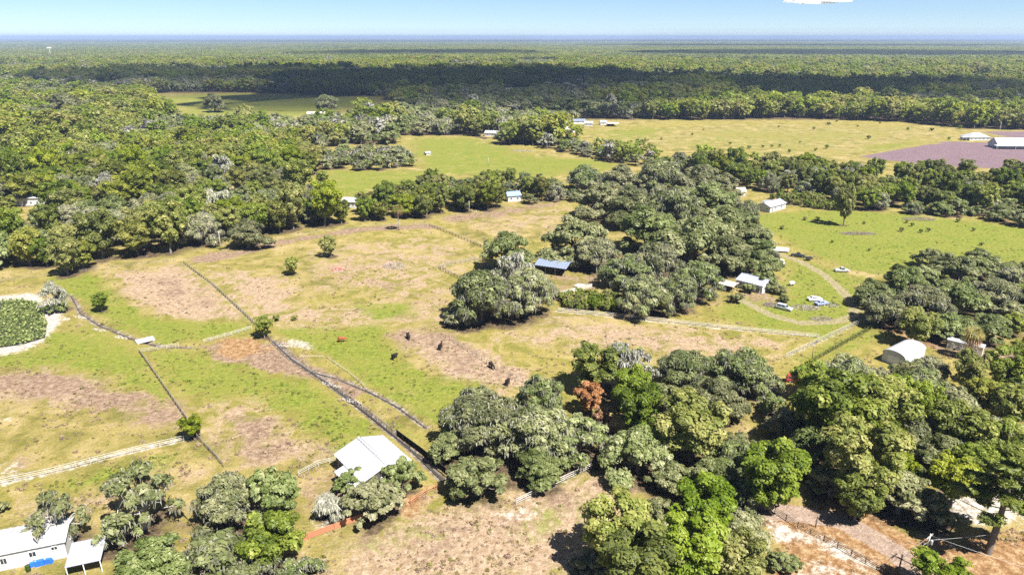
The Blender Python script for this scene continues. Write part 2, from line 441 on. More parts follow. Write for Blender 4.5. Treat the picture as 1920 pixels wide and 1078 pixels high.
# middle grove, by hand along its visible front
for a in ((1078, 440, 135, 'oak'), (1120, 474, 96, 'mossoak'), (1180, 505, 100, 'mossoak'), (1232, 490, 125, 'mossoak'), (1205, 548, 112, 'mossoak'), (1268, 542, 104, 'mossoak'),
          (1312, 520, 100, 'mossoak'), (1215, 425, 140, 'oak'), (1300, 445, 150, 'oak'), (1370, 470, 110, 'oak'), (1428, 492, 80, 'oak'), (1410, 440, 80, 'oak'), (1350, 415, 110, 'oak'),
          (1260, 385, 130, 'mossoak'), (1190, 385, 120, 'oak'), (1120, 370, 110, 'oak'), (1330, 370, 110, 'oak'), (1100, 335, 90, 'mossoak'), (1170, 335, 90, 'oak'), (1240, 330, 110, 'mossoak'), (1310, 335, 100, 'oak'), (1360, 345, 70, 'oak'), (1435, 520, 55, 'oak')):
    M(*a, 'middle_grove')
# small trees alone in the pastures
M(545, 497, 30, 'broad', 'lone', 1.0, 'small round tree alone in the pasture, left of the red brush pile')
M(619, 460, 32, 'broad', 'lone', 1.1, 'small ragged tree alone near the far edge of the main pasture')
M(493, 611, 40, 'broad', 'lone', .95, 'round dark green tree at the corner where the pasture fences meet')
M(187, 565, 30, 'broad', 'lone', 1.05, 'bright green young tree beside the creek in the left paddock')
M(101, 550, 58, 'grey', 'lone', 1.15, 'tall dark mossy tree standing at the edge of the lily pond')
M(105, 572, 44, 'oak', 'lone', .8, 'low dark oak bush under the mossy tree at the lily pond')
M(360, 800, 42, 'yellow', 'lone', 1.0, 'yellow green tree at the crossing of the two lower left fences')
M(1589, 380, 34, 'broad', 'lone', 2.0, 'tall vine covered tree alone in the bright right field')
M(518, 595, 16, 'shrub', 'lone', 1.0, 'thin sapling right of the round tree at the fence corner')
M(552, 595, 13, 'shrub', 'lone', 1.0, 'smallest sapling in the pasture right of the fence corner')
M(401, 190, 46, 'oak', 'lone', 1.2, 'dark oak alone in the far shaded pasture at upper left')
M(603, 333, 24, 'broad', 'lone', 1.0, 'small tree alone at the left end of the far bright field')
# foreground, lower left
for a in ((100, 962, 110, 'open', 1.3, 'sparse tall oak leaning over the white mobile home roof'), 
          (255, 925, 165, 'open', 1.1, 'spreading oak with open branches right of the mobile home'), (222, 990, 90, 'open', 1.0, 'dark oak behind the porch roof of the mobile home'),
          (290, 1045, 150, 'oak', 1.0, 'leafy oak at the bottom edge right of the metal porch roof'), (425, 935, 150, 'mossoak', 1.05, 'dark moss hung oak left of the brown path by the barn'),
          (505, 925, 140, 'oak', 1.15, 'round dark oak at the left of the cedar fence'), (400, 1040, 150, 'mossoak', 1.0, 'grey green oak in front of the small white shed'),
          (500, 1010, 120, 'broad', .8, 'bright green tree at the left end of the cedar fence'), (470, 1062, 130, 'mossoak', .9, 'pale mossy oak on the bottom edge below the cedar fence'),
          (560, 1075, 110, 'mossoak', .8, 'pale mossy crown at the bottom edge by the open lawn'), (617, 948, 62, 'greybush', 1.0, 'silver grey bare bush beside the cedar fence'),
          (665, 898, 80, 'oak', .9, 'oak leaning on the left front of the white roofed barn'), (700, 935, 130, 'oak', .95, 'broad dark oak in front of the white roofed barn'),
          (752, 885, 90, 'oak', 1.2, 'oak at the right front corner of the white roofed barn')):
    M(*a[:4], 'barn', a[4], a[5])
# foreground, centre
for a in ((905, 785, 170, 'mossoak', 1.0, 'large moss draped oak at the left end of the long oak wood'), (845, 830, 90, 'oak', 1.0, 'oak overhanging the black shade cloth fence'),
          (1005, 810, 170, 'mossoak', 1.0, 'second moss draped oak from the left in the long oak wood'), (895, 890, 135, 'oak', .9, 'round oak in front, left of the grey rail fence'),
          (1010, 870, 110, 'oak', .9, 'oak behind the grey rail fence'), (1085, 815, 130, 'mossoak', 1.0, 'grey mossy oak above the right end of the rail fence'),
          (1104, 746, 50, 'rust', 1.3, 'rust brown dying tree in the long oak wood'), (1128, 785, 40, 'rust', 1.2, 'small rust brown crown under the dying tree'),
          (1112, 690, 90, 'broad', .9, 'bright green tree at the far edge of the long oak wood'), (1178, 683, 110, 'grey', 1.1, 'silver mossy crown at the far edge of the long oak wood'),
          (1192, 770, 110, 'broad', .9, 'green tree right of the rust brown crown'), (1200, 840, 150, 'oak', 1.0, 'dark oak casting shade at the right end of the rail fence'),
          (1300, 800, 130, 'broad', .9, 'bright round tree in the middle of the long oak wood'), (1285, 690, 120, 'mossoak', 1.0, 'mossy oak on the far edge of the right wood'),
          (1390, 690, 130, 'mossoak', 1.0, 'pale mossy oak left of the red vehicle'), (1340, 745, 120, 'oak', 1.0, 'dark oak left of the gap with the red vehicle'),
          (1250, 745, 100, 'oak', 1.0, 'dark oak between rust tree and pale mossy oak'), (1330, 905, 120, 'oak', .9, 'dark oak above the bottom thicket'), (1405, 925, 100, 'mossoak', .9, 'mossy oak left of the sandy drive'), (1262, 893, 100, 'oak', .9, 'oak over the orange bare ground at lower centre'), (1435, 715, 70, 'mossoak', 1.0, 'mossy oak just left of the red car'), (1525, 712, 66, 'broad', 1.0, 'bright tree just right of the red car'), (62, 1003, 66, 'open', 1.1, 'thin open tree in front of the mobile home roof')):
    if a[2]: M(*a[:4], 'oak_wood', a[4], a[5])
# foreground, bottom right
for a in ((1160, 1000, 150, 'broad'), (1250, 965, 110, 'oak'), (1320, 950, 110, 'broad'), (1390, 990, 110, 'oak'), (1300, 1030, 150, 'broad'), (1200, 1060, 150, 'broad'), (1390, 1060, 120, 'broad'), (1120, 1050, 90, 'oak')):
    M(*a, 'front_thicket', .9)
for a in ((1380, 860, 120, 'mossoak'), (1450, 890, 120, 'broad'), (1340, 890, 100, 'oak'), (1480, 790, 90, 'mossoak'), (1590, 700, 130, 'mossoak'), (1560, 760, 150, 'broad'), (1640, 760, 120, 'broad'), (1530, 830, 130, 'oak'), (1620, 860, 150, 'broad'),
          (1720, 720, 130, 'mossoak'), (1780, 750, 120, 'oak'), (1700, 800, 130, 'oak'), (1770, 850, 130, 'oak'), (1690, 920, 140, 'oak'), (1740, 940, 100, 'oak'), (1610, 930, 90, 'broad'), (1840, 800, 110, 'mossoak'), (1850, 740, 70, 'yellow'), (1900, 760, 90, 'broad'), (1895, 690, 80, 'broad'), (1745, 688, 80, 'mossoak'), (1650, 705, 60, 'mossoak'), (1712, 696, 84, 'mossoak'),
          (1880, 840, 110, 'broad'), (1830, 870, 90, 'broad'), (1560, 900, 100, 'oak'), (1790, 800, 100, 'broad'), (1920, 700, 90, 'oak')):
    M(*a, 'right_wood', .95)
M(1885, 925, 165, 'pine', 'lone', .72, 'tall open pine over the sandy drive at the right edge')
M(1775, 1088, 116, 'broad', 'lone', .7, 'round bright green tree below the power pole at the bottom edge')
M(1470, 1050, 62, 'oak', 'lone', .9, 'small dark bush at the left side of the sandy lot')
# right grove behind the beige trailer
for a in ((1640, 545, 90, 'oak'), (1700, 520, 100, 'oak'), (1660, 580, 100, 'mossoak'), (1730, 565, 120, 'mossoak'), (1790, 500, 110, 'oak'), (1840, 490, 90, 'oak'), (1800, 560, 120, 'oak'), (1870, 550, 110, 'mossoak'), (1780, 610, 90, 'oak'), (1850, 610, 100, 'oak'), (1905, 590, 80, 'oak'), (1720, 610, 70, 'broad'), (1900, 520, 80, 'mossoak'), (1750, 480, 70, 'oak')):
    M(*a, 'right_grove', .9)

CLEAR = [(*G2(px, py), r) for px, py, r in ((660, 386, 9), (660, 396, 7), (872, 368, 7), (872, 378, 6), (961, 374, 8), (961, 385, 7), (52, 382, 10), (52, 398, 10), (52, 412, 9), (660, 405, 7), (1388, 368, 9), (1394, 378, 8), (1446, 392, 11), (1520, 298, 12), (1090, 236, 25), (1145, 236, 15), (1060, 248, 15), (1060, 256, 12), (930, 254, 14), (930, 262, 10), (963, 174, 24), (963, 179, 14), (1405, 162, 25), (592, 218, 18), (592, 226, 12), (205, 160, 25),
  (1042, 505, 12), (1075, 535, 12), (1090, 520, 8), (1410, 545, 13), (1370, 535, 6), (1680, 680, 8), (1700, 655, 8), (1810, 662, 10), (1815, 685, 10), (1800, 700, 9), (1835, 695, 9), (1690, 672, 8), (1492, 712, 7), (1480, 730, 6), (1450, 745, 5), (1440, 800, 4), (1080, 255, 12), (960, 218, 20), (1000, 216, 20), (240, 232, 14), (225, 245, 12), (90, 246, 20), (600, 292, 14), (415, 470, 5), (748, 430, 5), (410, 362, 9), (425, 358, 9))]
def noise2(x, y, s, seed=0):
    r = np.random.default_rng(seed); v = np.zeros(len(x))
    for k in range(7):
        a = r.uniform(0, 6.28); f = s * r.uniform(.5, 1.8); v += np.sin((x * math.cos(a) + y * math.sin(a)) * f + r.uniform(0, 6.28))
    return v / 7
def fill(poly, kinds, rr, zone_name, pack=.8, avoid=True):
    """close-set trees over a piece of land"""
    p = np.array(poly); A = 0.5 * abs(np.dot(p[:, 0], np.roll(p[:, 1], 1)) - np.dot(p[:, 1], np.roll(p[:, 0], 1)))
    mean = (rr[0] + rr[1]) / 2; tries = int(A / (mean * mean) * 9) + 20
    here = [(t['x'], t['y'], t['R']) for t in TREES] + [(q[0], q[1], q[2]) for q in CLEAR]
    grid = {}
    for q in here: grid.setdefault((int(q[0] // 20), int(q[1] // 20)), []).append(q)
    xs = rng.uniform(p[:, 0].min(), p[:, 0].max(), tries); ys = rng.uniform(p[:, 1].min(), p[:, 1].max(), tries)
    ok = inside(p, xs, ys); names = list(kinds); w = np.array([kinds[k] for k in names], float); w /= w.sum()
    cum = np.cumsum(w); stand = noise2(xs[ok], ys[ok], .07, 77) * 1.5 + noise2(xs[ok], ys[ok], .2, 78) * .8
    rank = stand.argsort().argsort() / max(1, ok.sum())
    for x, y, st_ in zip(xs[ok], ys[ok], rank):
        kd = names[min(len(names) - 1, int(np.searchsorted(cum, np.clip(st_ + rng.normal() * .13, 0, .999))))]; rad = rng.uniform(*rr) * (.85 if kd in ('broad', 'yellow') else 1.0)
        i, j = int(x // 20), int(y // 20); bad = False
        for a in (-1, 0, 1):
            for b in (-1, 0, 1):
                for q in grid.get((i + a, j + b), ()):
                    if (q[0] - x) ** 2 + (q[1] - y) ** 2 < (pack * (q[2] + rad)) ** 2: bad = True
        if bad: continue
        Hh = rad * 2 * HT[kd] * rng.uniform(.8, 1.3)
        TREES.append(dict(x=x, y=y, R=rad, H=Hh, kind=kd, zone=zone_name, own=None, manual=False))
        grid.setdefault((i, j), []).append((x, y, rad))
MIXW = {'oak': 5, 'mossoak': 3, 'broad': 4, 'yellow': 1.5, 'grey': .5, 'rust': .12}
# left wood
for a in ((45, 350, 60, 'yellow', .9, 'yellow crown in the left wood beside the white roof'), (85, 345, 50, 'yellow', .9, 'second yellow crown in the left wood'), (200, 345, 56, 'grey', 1.2, 'bare grey tree standing out of the left wood'), (188, 320, 60, 'open', .8, 'dull thin crown in the left wood'), (270, 335, 70, 'yellow', .9, 'wide yellow green crown in the middle of the left wood'),
          (415, 310, 52, 'grey', 1.2, 'pale bare tree on the right half of the left wood'), (120, 480, 60, 'broad', 1.0, 'bright green tree at the front edge of the left wood behind the pond'), (150, 478, 50, 'yellow', .9, 'yellow green tree at the front edge of the left wood'), (375, 425, 85, 'mossoak', 1.1, 'oak with pale forked trunk at the front of the left wood'), (462, 435, 85, 'oak', 1.0, 'dark oak right of the bare pole at the left wood'),
          (118, 195, 76, 'oak', 1.0, 'big round pale green oak at upper left beyond the wood'), (240, 222, 34, 'rust', .9, 'pinkish blooming tree at the top of the left wood'), (612, 192, 52, 'mossoak', 1.0, 'round grey oak at the right end of the far shaded pasture')):
    M(*a[:4], 'lone', a[4], a[5])
fill(gp((-160, 515), (60, 503), (185, 490), (330, 476), (420, 455), (560, 432), (660, 416), (650, 390), (600, 372), (560, 358), (545, 345), (400, 330), (-200, 330)), {'mossoak': 2.5, 'grey': .12, 'oak': 4, 'broad': 4, 'yellow': 1.2}, (4.2, 9.5), 'left_wood', .66)
fill(gp((330, 300), (400, 275), (520, 262), (570, 262), (560, 285), (545, 300), (480, 310)), {'yellow': 6, 'broad': 3}, (4.6, 7), 'left_wood', .64)
fill(gp((-200, 330), (400, 330), (545, 345), (590, 330), (610, 316), (590, 300), (560, 285), (650, 275), (660, 262), (-260, 262)), {'mossoak': 1.6, 'grey': .14, 'oak': 3, 'broad': 5, 'yellow': 3.4}, (4.2, 9.5), 'left_wood', .64)
fill(gp((600, 318), (605, 300), (650, 290), (720, 285), (770, 300), (772, 312), (700, 320)), {'mossoak': 3, 'oak': 3}, (5, 7), 'far_copse', .72)
fill(gp((668, 418), (790, 412), (830, 404), (940, 393), (1045, 376), (1062, 365), (1035, 350), (960, 354), (860, 352), (790, 360), (720, 378), (690, 396)), {'oak': 4, 'mossoak': 2, 'broad': 5, 'yellow': .5}, (4.4, 6.6), 'tree_row', .66)
fill(gp((1070, 380), (1130, 395), (1200, 425), (1230, 470), (1230, 530), (1300, 560), (1340, 520), (1420, 520), (1450, 495), (1440, 460), (1400, 420), (1390, 380), (1350, 355), (1200, 345), (1090, 345)), {'oak': 4, 'mossoak': 2}, (4.5, 7), 'middle_grove', .75)
fill(gp((925, 262), (1000, 275), (1080, 292), (1150, 305), (1200, 312), (1230, 318), (1230, 300), (1130, 285), (1040, 268), (960, 252)), {'oak': 3, 'mossoak': 2, 'grey': 1, 'broad': 4}, (4.6, 6.8), 'hedgerow', .68)
fill(gp((1240, 325), (1330, 335), (1390, 355), (1450, 362), (1540, 372), (1600, 392), (1700, 402), (1800, 405), (1930, 428), (2050, 445), (2050, 345), (1800, 340), (1700, 345), (1580, 335), (1480, 325), (1400, 318), (1300, 308), (1240, 312)), {'oak': 2.5, 'mossoak': 2, 'broad': 5, 'yellow': .7, 'grey': .5}, (4.6, 7.0), 'right_belt', .66)
fill(gp((1615, 560), (1640, 598), (1720, 615), (1780, 635), (1960, 650), (2040, 640), (2040, 520), (1860, 510), (1760, 520), (1700, 535)), {'oak': 4, 'mossoak': 1.5, 'broad': 1.2}, (4, 6), 'right_grove', .74)
fill(gp((880, 800), (1000, 840), (1130, 850), (1250, 880), (1330, 900), (1400, 880), (1470, 900), (1520, 920), (1480, 850), (1470, 760), (1400, 740), (1300, 730), (1200, 735), (1130, 745), (1080, 760), (980, 770), (900, 770)), {'oak': 3, 'mossoak': 3, 'broad': 2}, (4, 6), 'oak_wood', .74)
fill(gp((1520, 760), (1500, 840), (1560, 920), (1640, 960), (1730, 990), (1800, 950), (1830, 900), (1960, 880), (1990, 720), (1870, 690), (1780, 720), (1640, 735)), {'oak': 4, 'mossoak': 2, 'broad': 4, 'yellow': .7}, (4, 6), 'right_wood', .74)
fill(gp((1130, 1050), (1180, 1010), (1250, 985), (1340, 970), (1420, 985), (1430, 1050), (1440, 1130), (1120, 1130)), {'broad': 3, 'oak': 2, 'yellow': .5}, (3.6, 5), 'front_thicket', .74)
fill(gp((260, 1140), (270, 1085), (330, 1050), (520, 1050), (570, 1090), (560, 1140)), {'oak': 2, 'mossoak': 2}, (4, 5.5), 'barn', .74)

fill(gp((1440, 372), (1500, 368), (1560, 376), (1600, 392), (1585, 398), (1530, 392), (1480, 384)), {'shrub': 1}, (1.6, 3.0), 'under', .7)
fill(gp((1050, 556), (1110, 552), (1200, 575), (1190, 590), (1060, 580)), {'shrub': 1}, (1.0, 2.0), 'under', .6)
fill(gp((1600, 600), (1720, 632), (1800, 652), (1900, 668), (1930, 655), (1780, 632), (1660, 600)), {'shrub': 1}, (1.2, 2.4), 'under', .75)
# fields left open in the far woodland
FIELDS = [gp((272, 178), (330, 172), (420, 173), (715, 182), (745, 192), (735, 214), (640, 233), (470, 238), (350, 238), (295, 208)),
          gp((560, 352), (600, 332), (605, 320), (780, 322), (785, 300), (740, 284), (745, 254), (880, 254), (960, 275), (1060, 292), (1150, 303), (1175, 318), (1060, 335), (1000, 350), (860, 352), (760, 365), (690, 392), (640, 400)),
          gp((1020, 238), (1100, 222), (1300, 226), (1500, 222), (1700, 230), (1800, 240), (1860, 244), (2050, 244), (2050, 325), (1760, 318), (1620, 312), (1560, 322), (1400, 308), (1240, 305), (1150, 285), (1050, 262)),
          gp((80, 145), (160, 138), (215, 140), (210, 150), (100, 152)), gp((1580, 152), (1800, 147), (1920, 146), (1920, 153), (1700, 158)),
          gp((170, 158), (230, 155), (240, 162), (180, 165)), gp((60, 240), (140, 236), (150, 246), (70, 248)), gp((200, 205), (240, 203), (250, 215), (200, 218)),
          gp((1385, 154), (1425, 152), (1430, 162), (1385, 162)), gp((940, 172), (985, 168), (990, 178), (940, 180)), gp((560, 200), (625, 203), (625, 222), (560, 222)), gp((880, 215), (1080, 208), (1090, 224), (900, 222)),
          gp((560, 268), (640, 262), (650, 282), (600, 290))]
NEAR = 545.0
def in_fields(x, y, grow=0):
    m = np.zeros(len(x), bool)
    for f in FIELDS: m |= inside(f, x, y)
    for q in CLEAR: m |= (x - q[0]) ** 2 + (y - q[1]) ** 2 < q[2] ** 2
    return m
def jitter_grid(y0, y1, step):
    ys = np.arange(y0, y1, step); out = []
    for y in ys:
        w = y * .86 + 60; xs = np.arange(-w, w, step)
        out.append(np.c_[xs + rng.uniform(-.45, .45, len(xs)) * step, y + rng.uniform(-.45, .45, len(xs)) * step])
    return np.concatenate(out)
FARPTS = []   # x, y, kind code, width, height
g = jitter_grid(NEAR, 1250, 10.5)
px_ = 960 + FPX * g[:, 0] / (g[:, 1] * _c + CAM_H * _s)
k = ~in_fields(g[:, 0], g[:, 1])
g = g[k]
mid_pts = g
g2 = jitter_grid(1250, 2300, 12.5); g2 = g2[~in_fields(g2[:, 0], g2[:, 1])]

# ------------------------------------------------------------------ the land itself
def spaced(lo, hi, step): return list(np.arange(lo, hi, step))
ypos = [-30000, -12000, -5000, -2000, -800, -300, -100, -30, 10, 40, 60]
y = 70.0
while y < 700: ypos.append(y); y += max(.55, y * .0042)
while y < 42000: ypos.append(y); y *= 1.06
xpos = spaced(-330, 330, .95); e = []
x = 332.0
while x < 42000: e.append(x); x *= 1.07
xpos = [-q for q in reversed(e)] + xpos + e
XX, YY = np.meshgrid(np.array(xpos), np.array(ypos))
nx, ny = len(xpos), len(ypos)
gx, gy = XX.ravel(), YY.ravel()
wob = noise2(gx, gy, .22, 3) * 2.2 + noise2(gx, gy, .9, 4) * .8
wob2 = noise2(gx, gy, .25, 5) * 2.2 + noise2(gx, gy, 1.0, 6) * .8
near = np.hypot(gx, gy) < 1400
fade = np.where(np.hypot(gx, gy) < 260, 1, np.clip(np.hypot(gx, gy) / 260, 1, 4))
wx, wy = gx + wob * fade, gy + wob2 * fade
def layer(lst):
    m = np.zeros(len(gx))
    for s_, soft, poly in lst: m = np.maximum(m, min(.9, s_ * .95) * zone(poly, wx, wy, soft * 1.6))
    return m
lush, dry, bare, sand = layer(LUSH), layer(DRY), layer(BARE), layer(SAND)
orange, purple = layer(ORANGE), np.maximum.reduce([s_ * zone(p_, gx, gy, soft) for s_, soft, p_ in PURPLE])
sx, sy = gx + wob * .25, gy + wob2 * .25
track = np.zeros(len(gx))
for pts, w in TRACKS:
    d = np.full(len(gx), 99.0); kk = (np.abs(gx - 80) < 90) & (gy > 120) & (gy < 320)
    d[kk] = seg_dist(pts, sx[kk], sy[kk]); track = np.maximum(track, np.clip(1.25 - np.abs(d - .9) / 1.0, 0, 1))
drive = strip(DRIVE, sx, sy, 1.7, 1.2)
for pts, w, s_ in SANDLINES: sand = np.maximum(sand, s_ * .56 * strip(pts, sx, sy, w * .45, .9))
c1, c2, c3 = strip(CREEK1, sx, sy, .3, 1.1), strip(CREEK2, sx, sy, .4, 1.3), strip(CREEK3, sx, sy, .25, 1.0)
creek = np.maximum.reduce([c1, c2, c3])
pond = zone(POND, gx, gy, 1.2)
# leaf litter under the woods
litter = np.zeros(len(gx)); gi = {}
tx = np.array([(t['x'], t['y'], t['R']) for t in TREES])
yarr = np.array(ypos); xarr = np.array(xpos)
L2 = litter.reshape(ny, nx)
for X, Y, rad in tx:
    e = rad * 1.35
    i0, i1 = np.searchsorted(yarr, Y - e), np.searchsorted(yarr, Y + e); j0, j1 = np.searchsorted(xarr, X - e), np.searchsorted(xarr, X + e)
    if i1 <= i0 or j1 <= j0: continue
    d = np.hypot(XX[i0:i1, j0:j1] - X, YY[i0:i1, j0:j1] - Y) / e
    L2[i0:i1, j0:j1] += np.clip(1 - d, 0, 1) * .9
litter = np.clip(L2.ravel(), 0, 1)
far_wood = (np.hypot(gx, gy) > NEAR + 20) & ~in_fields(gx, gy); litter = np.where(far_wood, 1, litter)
gz = noise2(gx, gy, .03, 8) * .25 + noise2(gx, gy, .25, 9) * .05
gz = np.where(np.hypot(gx, gy) > 900, 0, gz)
gz = gz - creek * .75 - pond * .5
V = np.c_[gx, gy, gz]
ii, jj = np.meshgrid(np.arange(ny - 1), np.arange(nx - 1), indexing='ij'); a = (ii * nx + jj).ravel()
Fq = np.c_[a, a + 1, a + nx + 1, a + nx]
def land_height(x_, y_):
    X = np.array([x_]); Y = np.array([y_]); return float(noise2(X, Y, .03, 8)[0] * .25 + noise2(X, Y, .25, 9)[0] * .05)

t = NT('land')
gA = t.n('ShaderNodeAttribute', attribute_name='zones_a'); gB = t.n('ShaderNodeAttribute', attribute_name='zones_b'); gC = t.n('ShaderNodeAttribute', attribute_name='zones_c')
sa = t.n('ShaderNodeSeparateColor'); t.l(gA.outputs['Color'], sa.inputs[0]); sb = t.n('ShaderNodeSeparateColor'); t.l(gB.outputs['Color'], sb.inputs[0]); sc_ = t.n('ShaderNodeSeparateColor'); t.l(gC.outputs['Color'], sc_.inputs[0])
pos = t.n('ShaderNodeNewGeometry').outputs['Position']
n_big = t.noise(.018, 5, .6, pos, .6); n_mid = t.noise(.11, 6, .65, pos, .4); n_fine = t.noise(.75, 6, .7, pos); n_tuft = t.noise(2.6, 4, .65, pos)
n_mid2 = t.noise(.16, 5, .7, t.math('ADD', 0, 0) and pos, .8)
def stretch(x): return t.smooth(x, .32, .68)
n_big, n_mid, n_mid2, n_fine, n_tuft = [stretch(q) for q in (n_big, n_mid, n_mid2, n_fine, n_tuft)]
grass = t.ramp(n_mid, [(.05, (.165, .152, .034)), (.35, (.250, .212, .062)), (.65, (.325, .262, .096)), (.95, (.40, .315, .150))])
grass = t.mix(t.smooth(n_big, .40, .62), grass, t.ramp(n_mid2, [(.05, (.195, .185, .038)), (.5, (.285, .240, .066)), (.95, (.365, .300, .108))]))
def over(base, mask, col, amt, nz=None, lo=.27, hi=.72):
    nz = n_mid2 if nz is None else nz; amt = min(amt, .52)
    f = t.math('ADD', mask, t.math('MULTIPLY', t.math('SUBTRACT', nz, .5), amt))
    return t.mix(t.smooth(f, lo, hi), base, col)
c_lush = t.mix(t.math('MULTIPLY', n_mid, .75), t.ramp(n_fine, [(.05, (.110, .152, .016)), (.5, (.170, .214, .024)), (.95, (.245, .278, .046))]), (.235, .235, .045))
c_dry = t.ramp(n_fine, [(.05, (.300, .210, .135)), (.5, (.385, .280, .192)), (.95, (.47, .36, .27))])
c_bare = t.ramp(n_fine, [(.05, (.185, .115, .085)), (.5, (.275, .188, .135)), (.95, (.38, .28, .21))])
c_sand = t.ramp(n_fine, [(.05, (.34, .29, .25)), (.5, (.50, .455, .415)), (.95, (.64, .61, .57))])
c_oran = t.ramp(n_fine, [(.05, (.20, .100, .045)), (.5, (.32, .185, .088)), (.95, (.45, .31, .18))])
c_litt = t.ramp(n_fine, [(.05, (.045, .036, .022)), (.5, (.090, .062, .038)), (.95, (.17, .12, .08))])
c_purp = t.ramp(n_fine, [(.05, (.130, .080, .110)), (.5, (.195, .128, .170)), (.95, (.26, .18, .225))])
col = over(grass, sa.outputs[1], c_dry, .55)
col = over(col, sa.outputs[0], c_lush, .60)
col = over(col, sa.outputs[2], c_bare, .62, n_mid)
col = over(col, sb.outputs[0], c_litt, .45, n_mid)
col = over(col, sb.outputs[1], c_oran, .62, n_mid2)
col = over(col, sc_.outputs[0], t.mix(n_fine, (.25, .215, .12), (.36, .31, .19)), .5, n_fine)
col = over(col, sc_.outputs[1], t.mix(n_fine, (.27, .19, .15), (.42, .32, .265)), .3, n_fine)
rows = t.n('ShaderNodeTexWave', wave_type='BANDS', bands_direction='DIAGONAL'); rows.inputs['Scale'].default_value = .09; rows.inputs['Distortion'].default_value = 5.0; rows.inputs['Detail'].default_value = 3.0; t.l(pos, rows.inputs['Vector'])
col = over(col, sb.outputs[2], t.mix(t.math('MULTIPLY', rows.outputs['Fac'], .5), c_purp, t.mix(n_mid, (.14, .10, .11), (.24, .185, .18))), .4, n_mid)
col = over(col, gA.outputs['Alpha'], c_sand, .34, n_fine)
col = over(col, sc_.outputs[2], t.ramp(n_fine, [(.1, (.11, .085, .062)), (.5, (.20, .16, .125)), (.9, (.36, .31, .27))]), .4, n_fine)
speck = t.smooth(n_tuft, .55, .95)
col = t.mix(t.math('MULTIPLY', speck, .42), col, (.085, .085, .030))
pale = t.smooth(t.noise(1.6, 5, .7, pos), .54, .68)
col = t.mix(t.math('MULTIPLY', pale, .30), col, (.46, .40, .30))
hsum = t.math('ADD', n_tuft, t.math('MULTIPLY', n_fine, 1.5))
t.principled(t.mix(1.0, col, (.82, .80, .75), 'MULTIPLY'), .95, .1, 0, hsum, .55, .22)
LAND = t.m
me = mesh_np('ground', V, Fq, LAND, smooth=True)
def colattr(name, *ch):
    at = me.attributes.new(name, 'FLOAT_COLOR', 'POINT'); arr = np.zeros((len(gx), 4), np.float32)
    for i, c in enumerate(ch): arr[:, i] = c
    at.data.foreach_set('color', arr.ravel())
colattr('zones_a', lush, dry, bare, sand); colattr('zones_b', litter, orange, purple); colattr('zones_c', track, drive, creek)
tag(link('ground', me), kind='structure')

# creek water and pond
def ribbon(pts, w, z):
    m = MB(); L, Rr = [], []
    for k, p in enumerate(pts):
        q0, q1 = Vector(pts[max(0, k - 1)]), Vector(pts[min(len(pts) - 1, k + 1)]); d = (q1 - q0).normalized(); nrm = Vector((-d.y, d.x))
        ww = w * (.7 + .5 * random.random())
        L.append((p[0] + nrm.x * ww, p[1] + nrm.y * ww, z + land_height(*p))); Rr.append((p[0] - nrm.x * ww, p[1] - nrm.y * ww, z + land_height(*p)))
    for k in range(len(pts) - 1): m.poly([L[k], L[k + 1], Rr[k + 1], Rr[k]], True)
    return m
def densify(pts, step=2.0):
    out = []
    for p, q in zip(pts[:-1], pts[1:]):
        n = max(1, int(math.dist(p, q) / step))
        for k in range(n): out.append((p[0] + (q[0] - p[0]) * k / n, p[1] + (q[1] - p[1]) * k / n))
    return out + [tuple(pts[-1])]
for pts, w in ((CREEK1, .16), (CREEK2, .26), (CREEK3, .18)): tag(ribbon(densify(pts), w, -.52).build('creek_water', WATER), kind='structure')
m = MB(); m.poly([(p[0], p[1], -.22) for p in POND]); tag(m.build('pond_water', WATER), kind='structure')
pp = np.array(POND); N = 5200
xs, ys = rng.uniform(pp[:, 0].min(), pp[:, 0].max(), N * 2), rng.uniform(pp[:, 1].min(), pp[:, 1].max(), N * 2)
kk = inside(pp, xs, ys); xs, ys = xs[kk][:N], ys[kk][:N]
def leaf_quads(c, n, s, asp=.55, fold=.18):
    """folded rhombus leaves: centres, normals, sizes"""
    n = n / np.linalg.norm(n, axis=1, keepdims=True)
    r = rng.normal(size=n.shape); tt = np.cross(n, r); tt /= np.linalg.norm(tt, axis=1, keepdims=True) + 1e-9; b = np.cross(n, tt)
    s = s[:, None]
    v = np.stack([c + tt * s, c + b * s * asp + n * s * fold, c - tt * s, c - b * s * asp + n * s * fold], 1)
    return v.reshape(-1, 3), np.arange(len(c) * 4).reshape(-1, 4)
cn = np.c_[xs, ys, rng.uniform(-.1, .75, len(xs))]; nn = rng.normal(size=cn.shape) * .45 + np.array([0, 0, 1.0])
v, f = leaf_quads(cn, nn, rng.uniform(.22, .48, len(cn)), .8)
tag(link('lily_leaves', mesh_np('lily_leaves', v, f, LILY, rng.uniform(0, 1, len(cn)))), 'dense green lily leaves covering the round pond', 'water plants', kind='stuff')

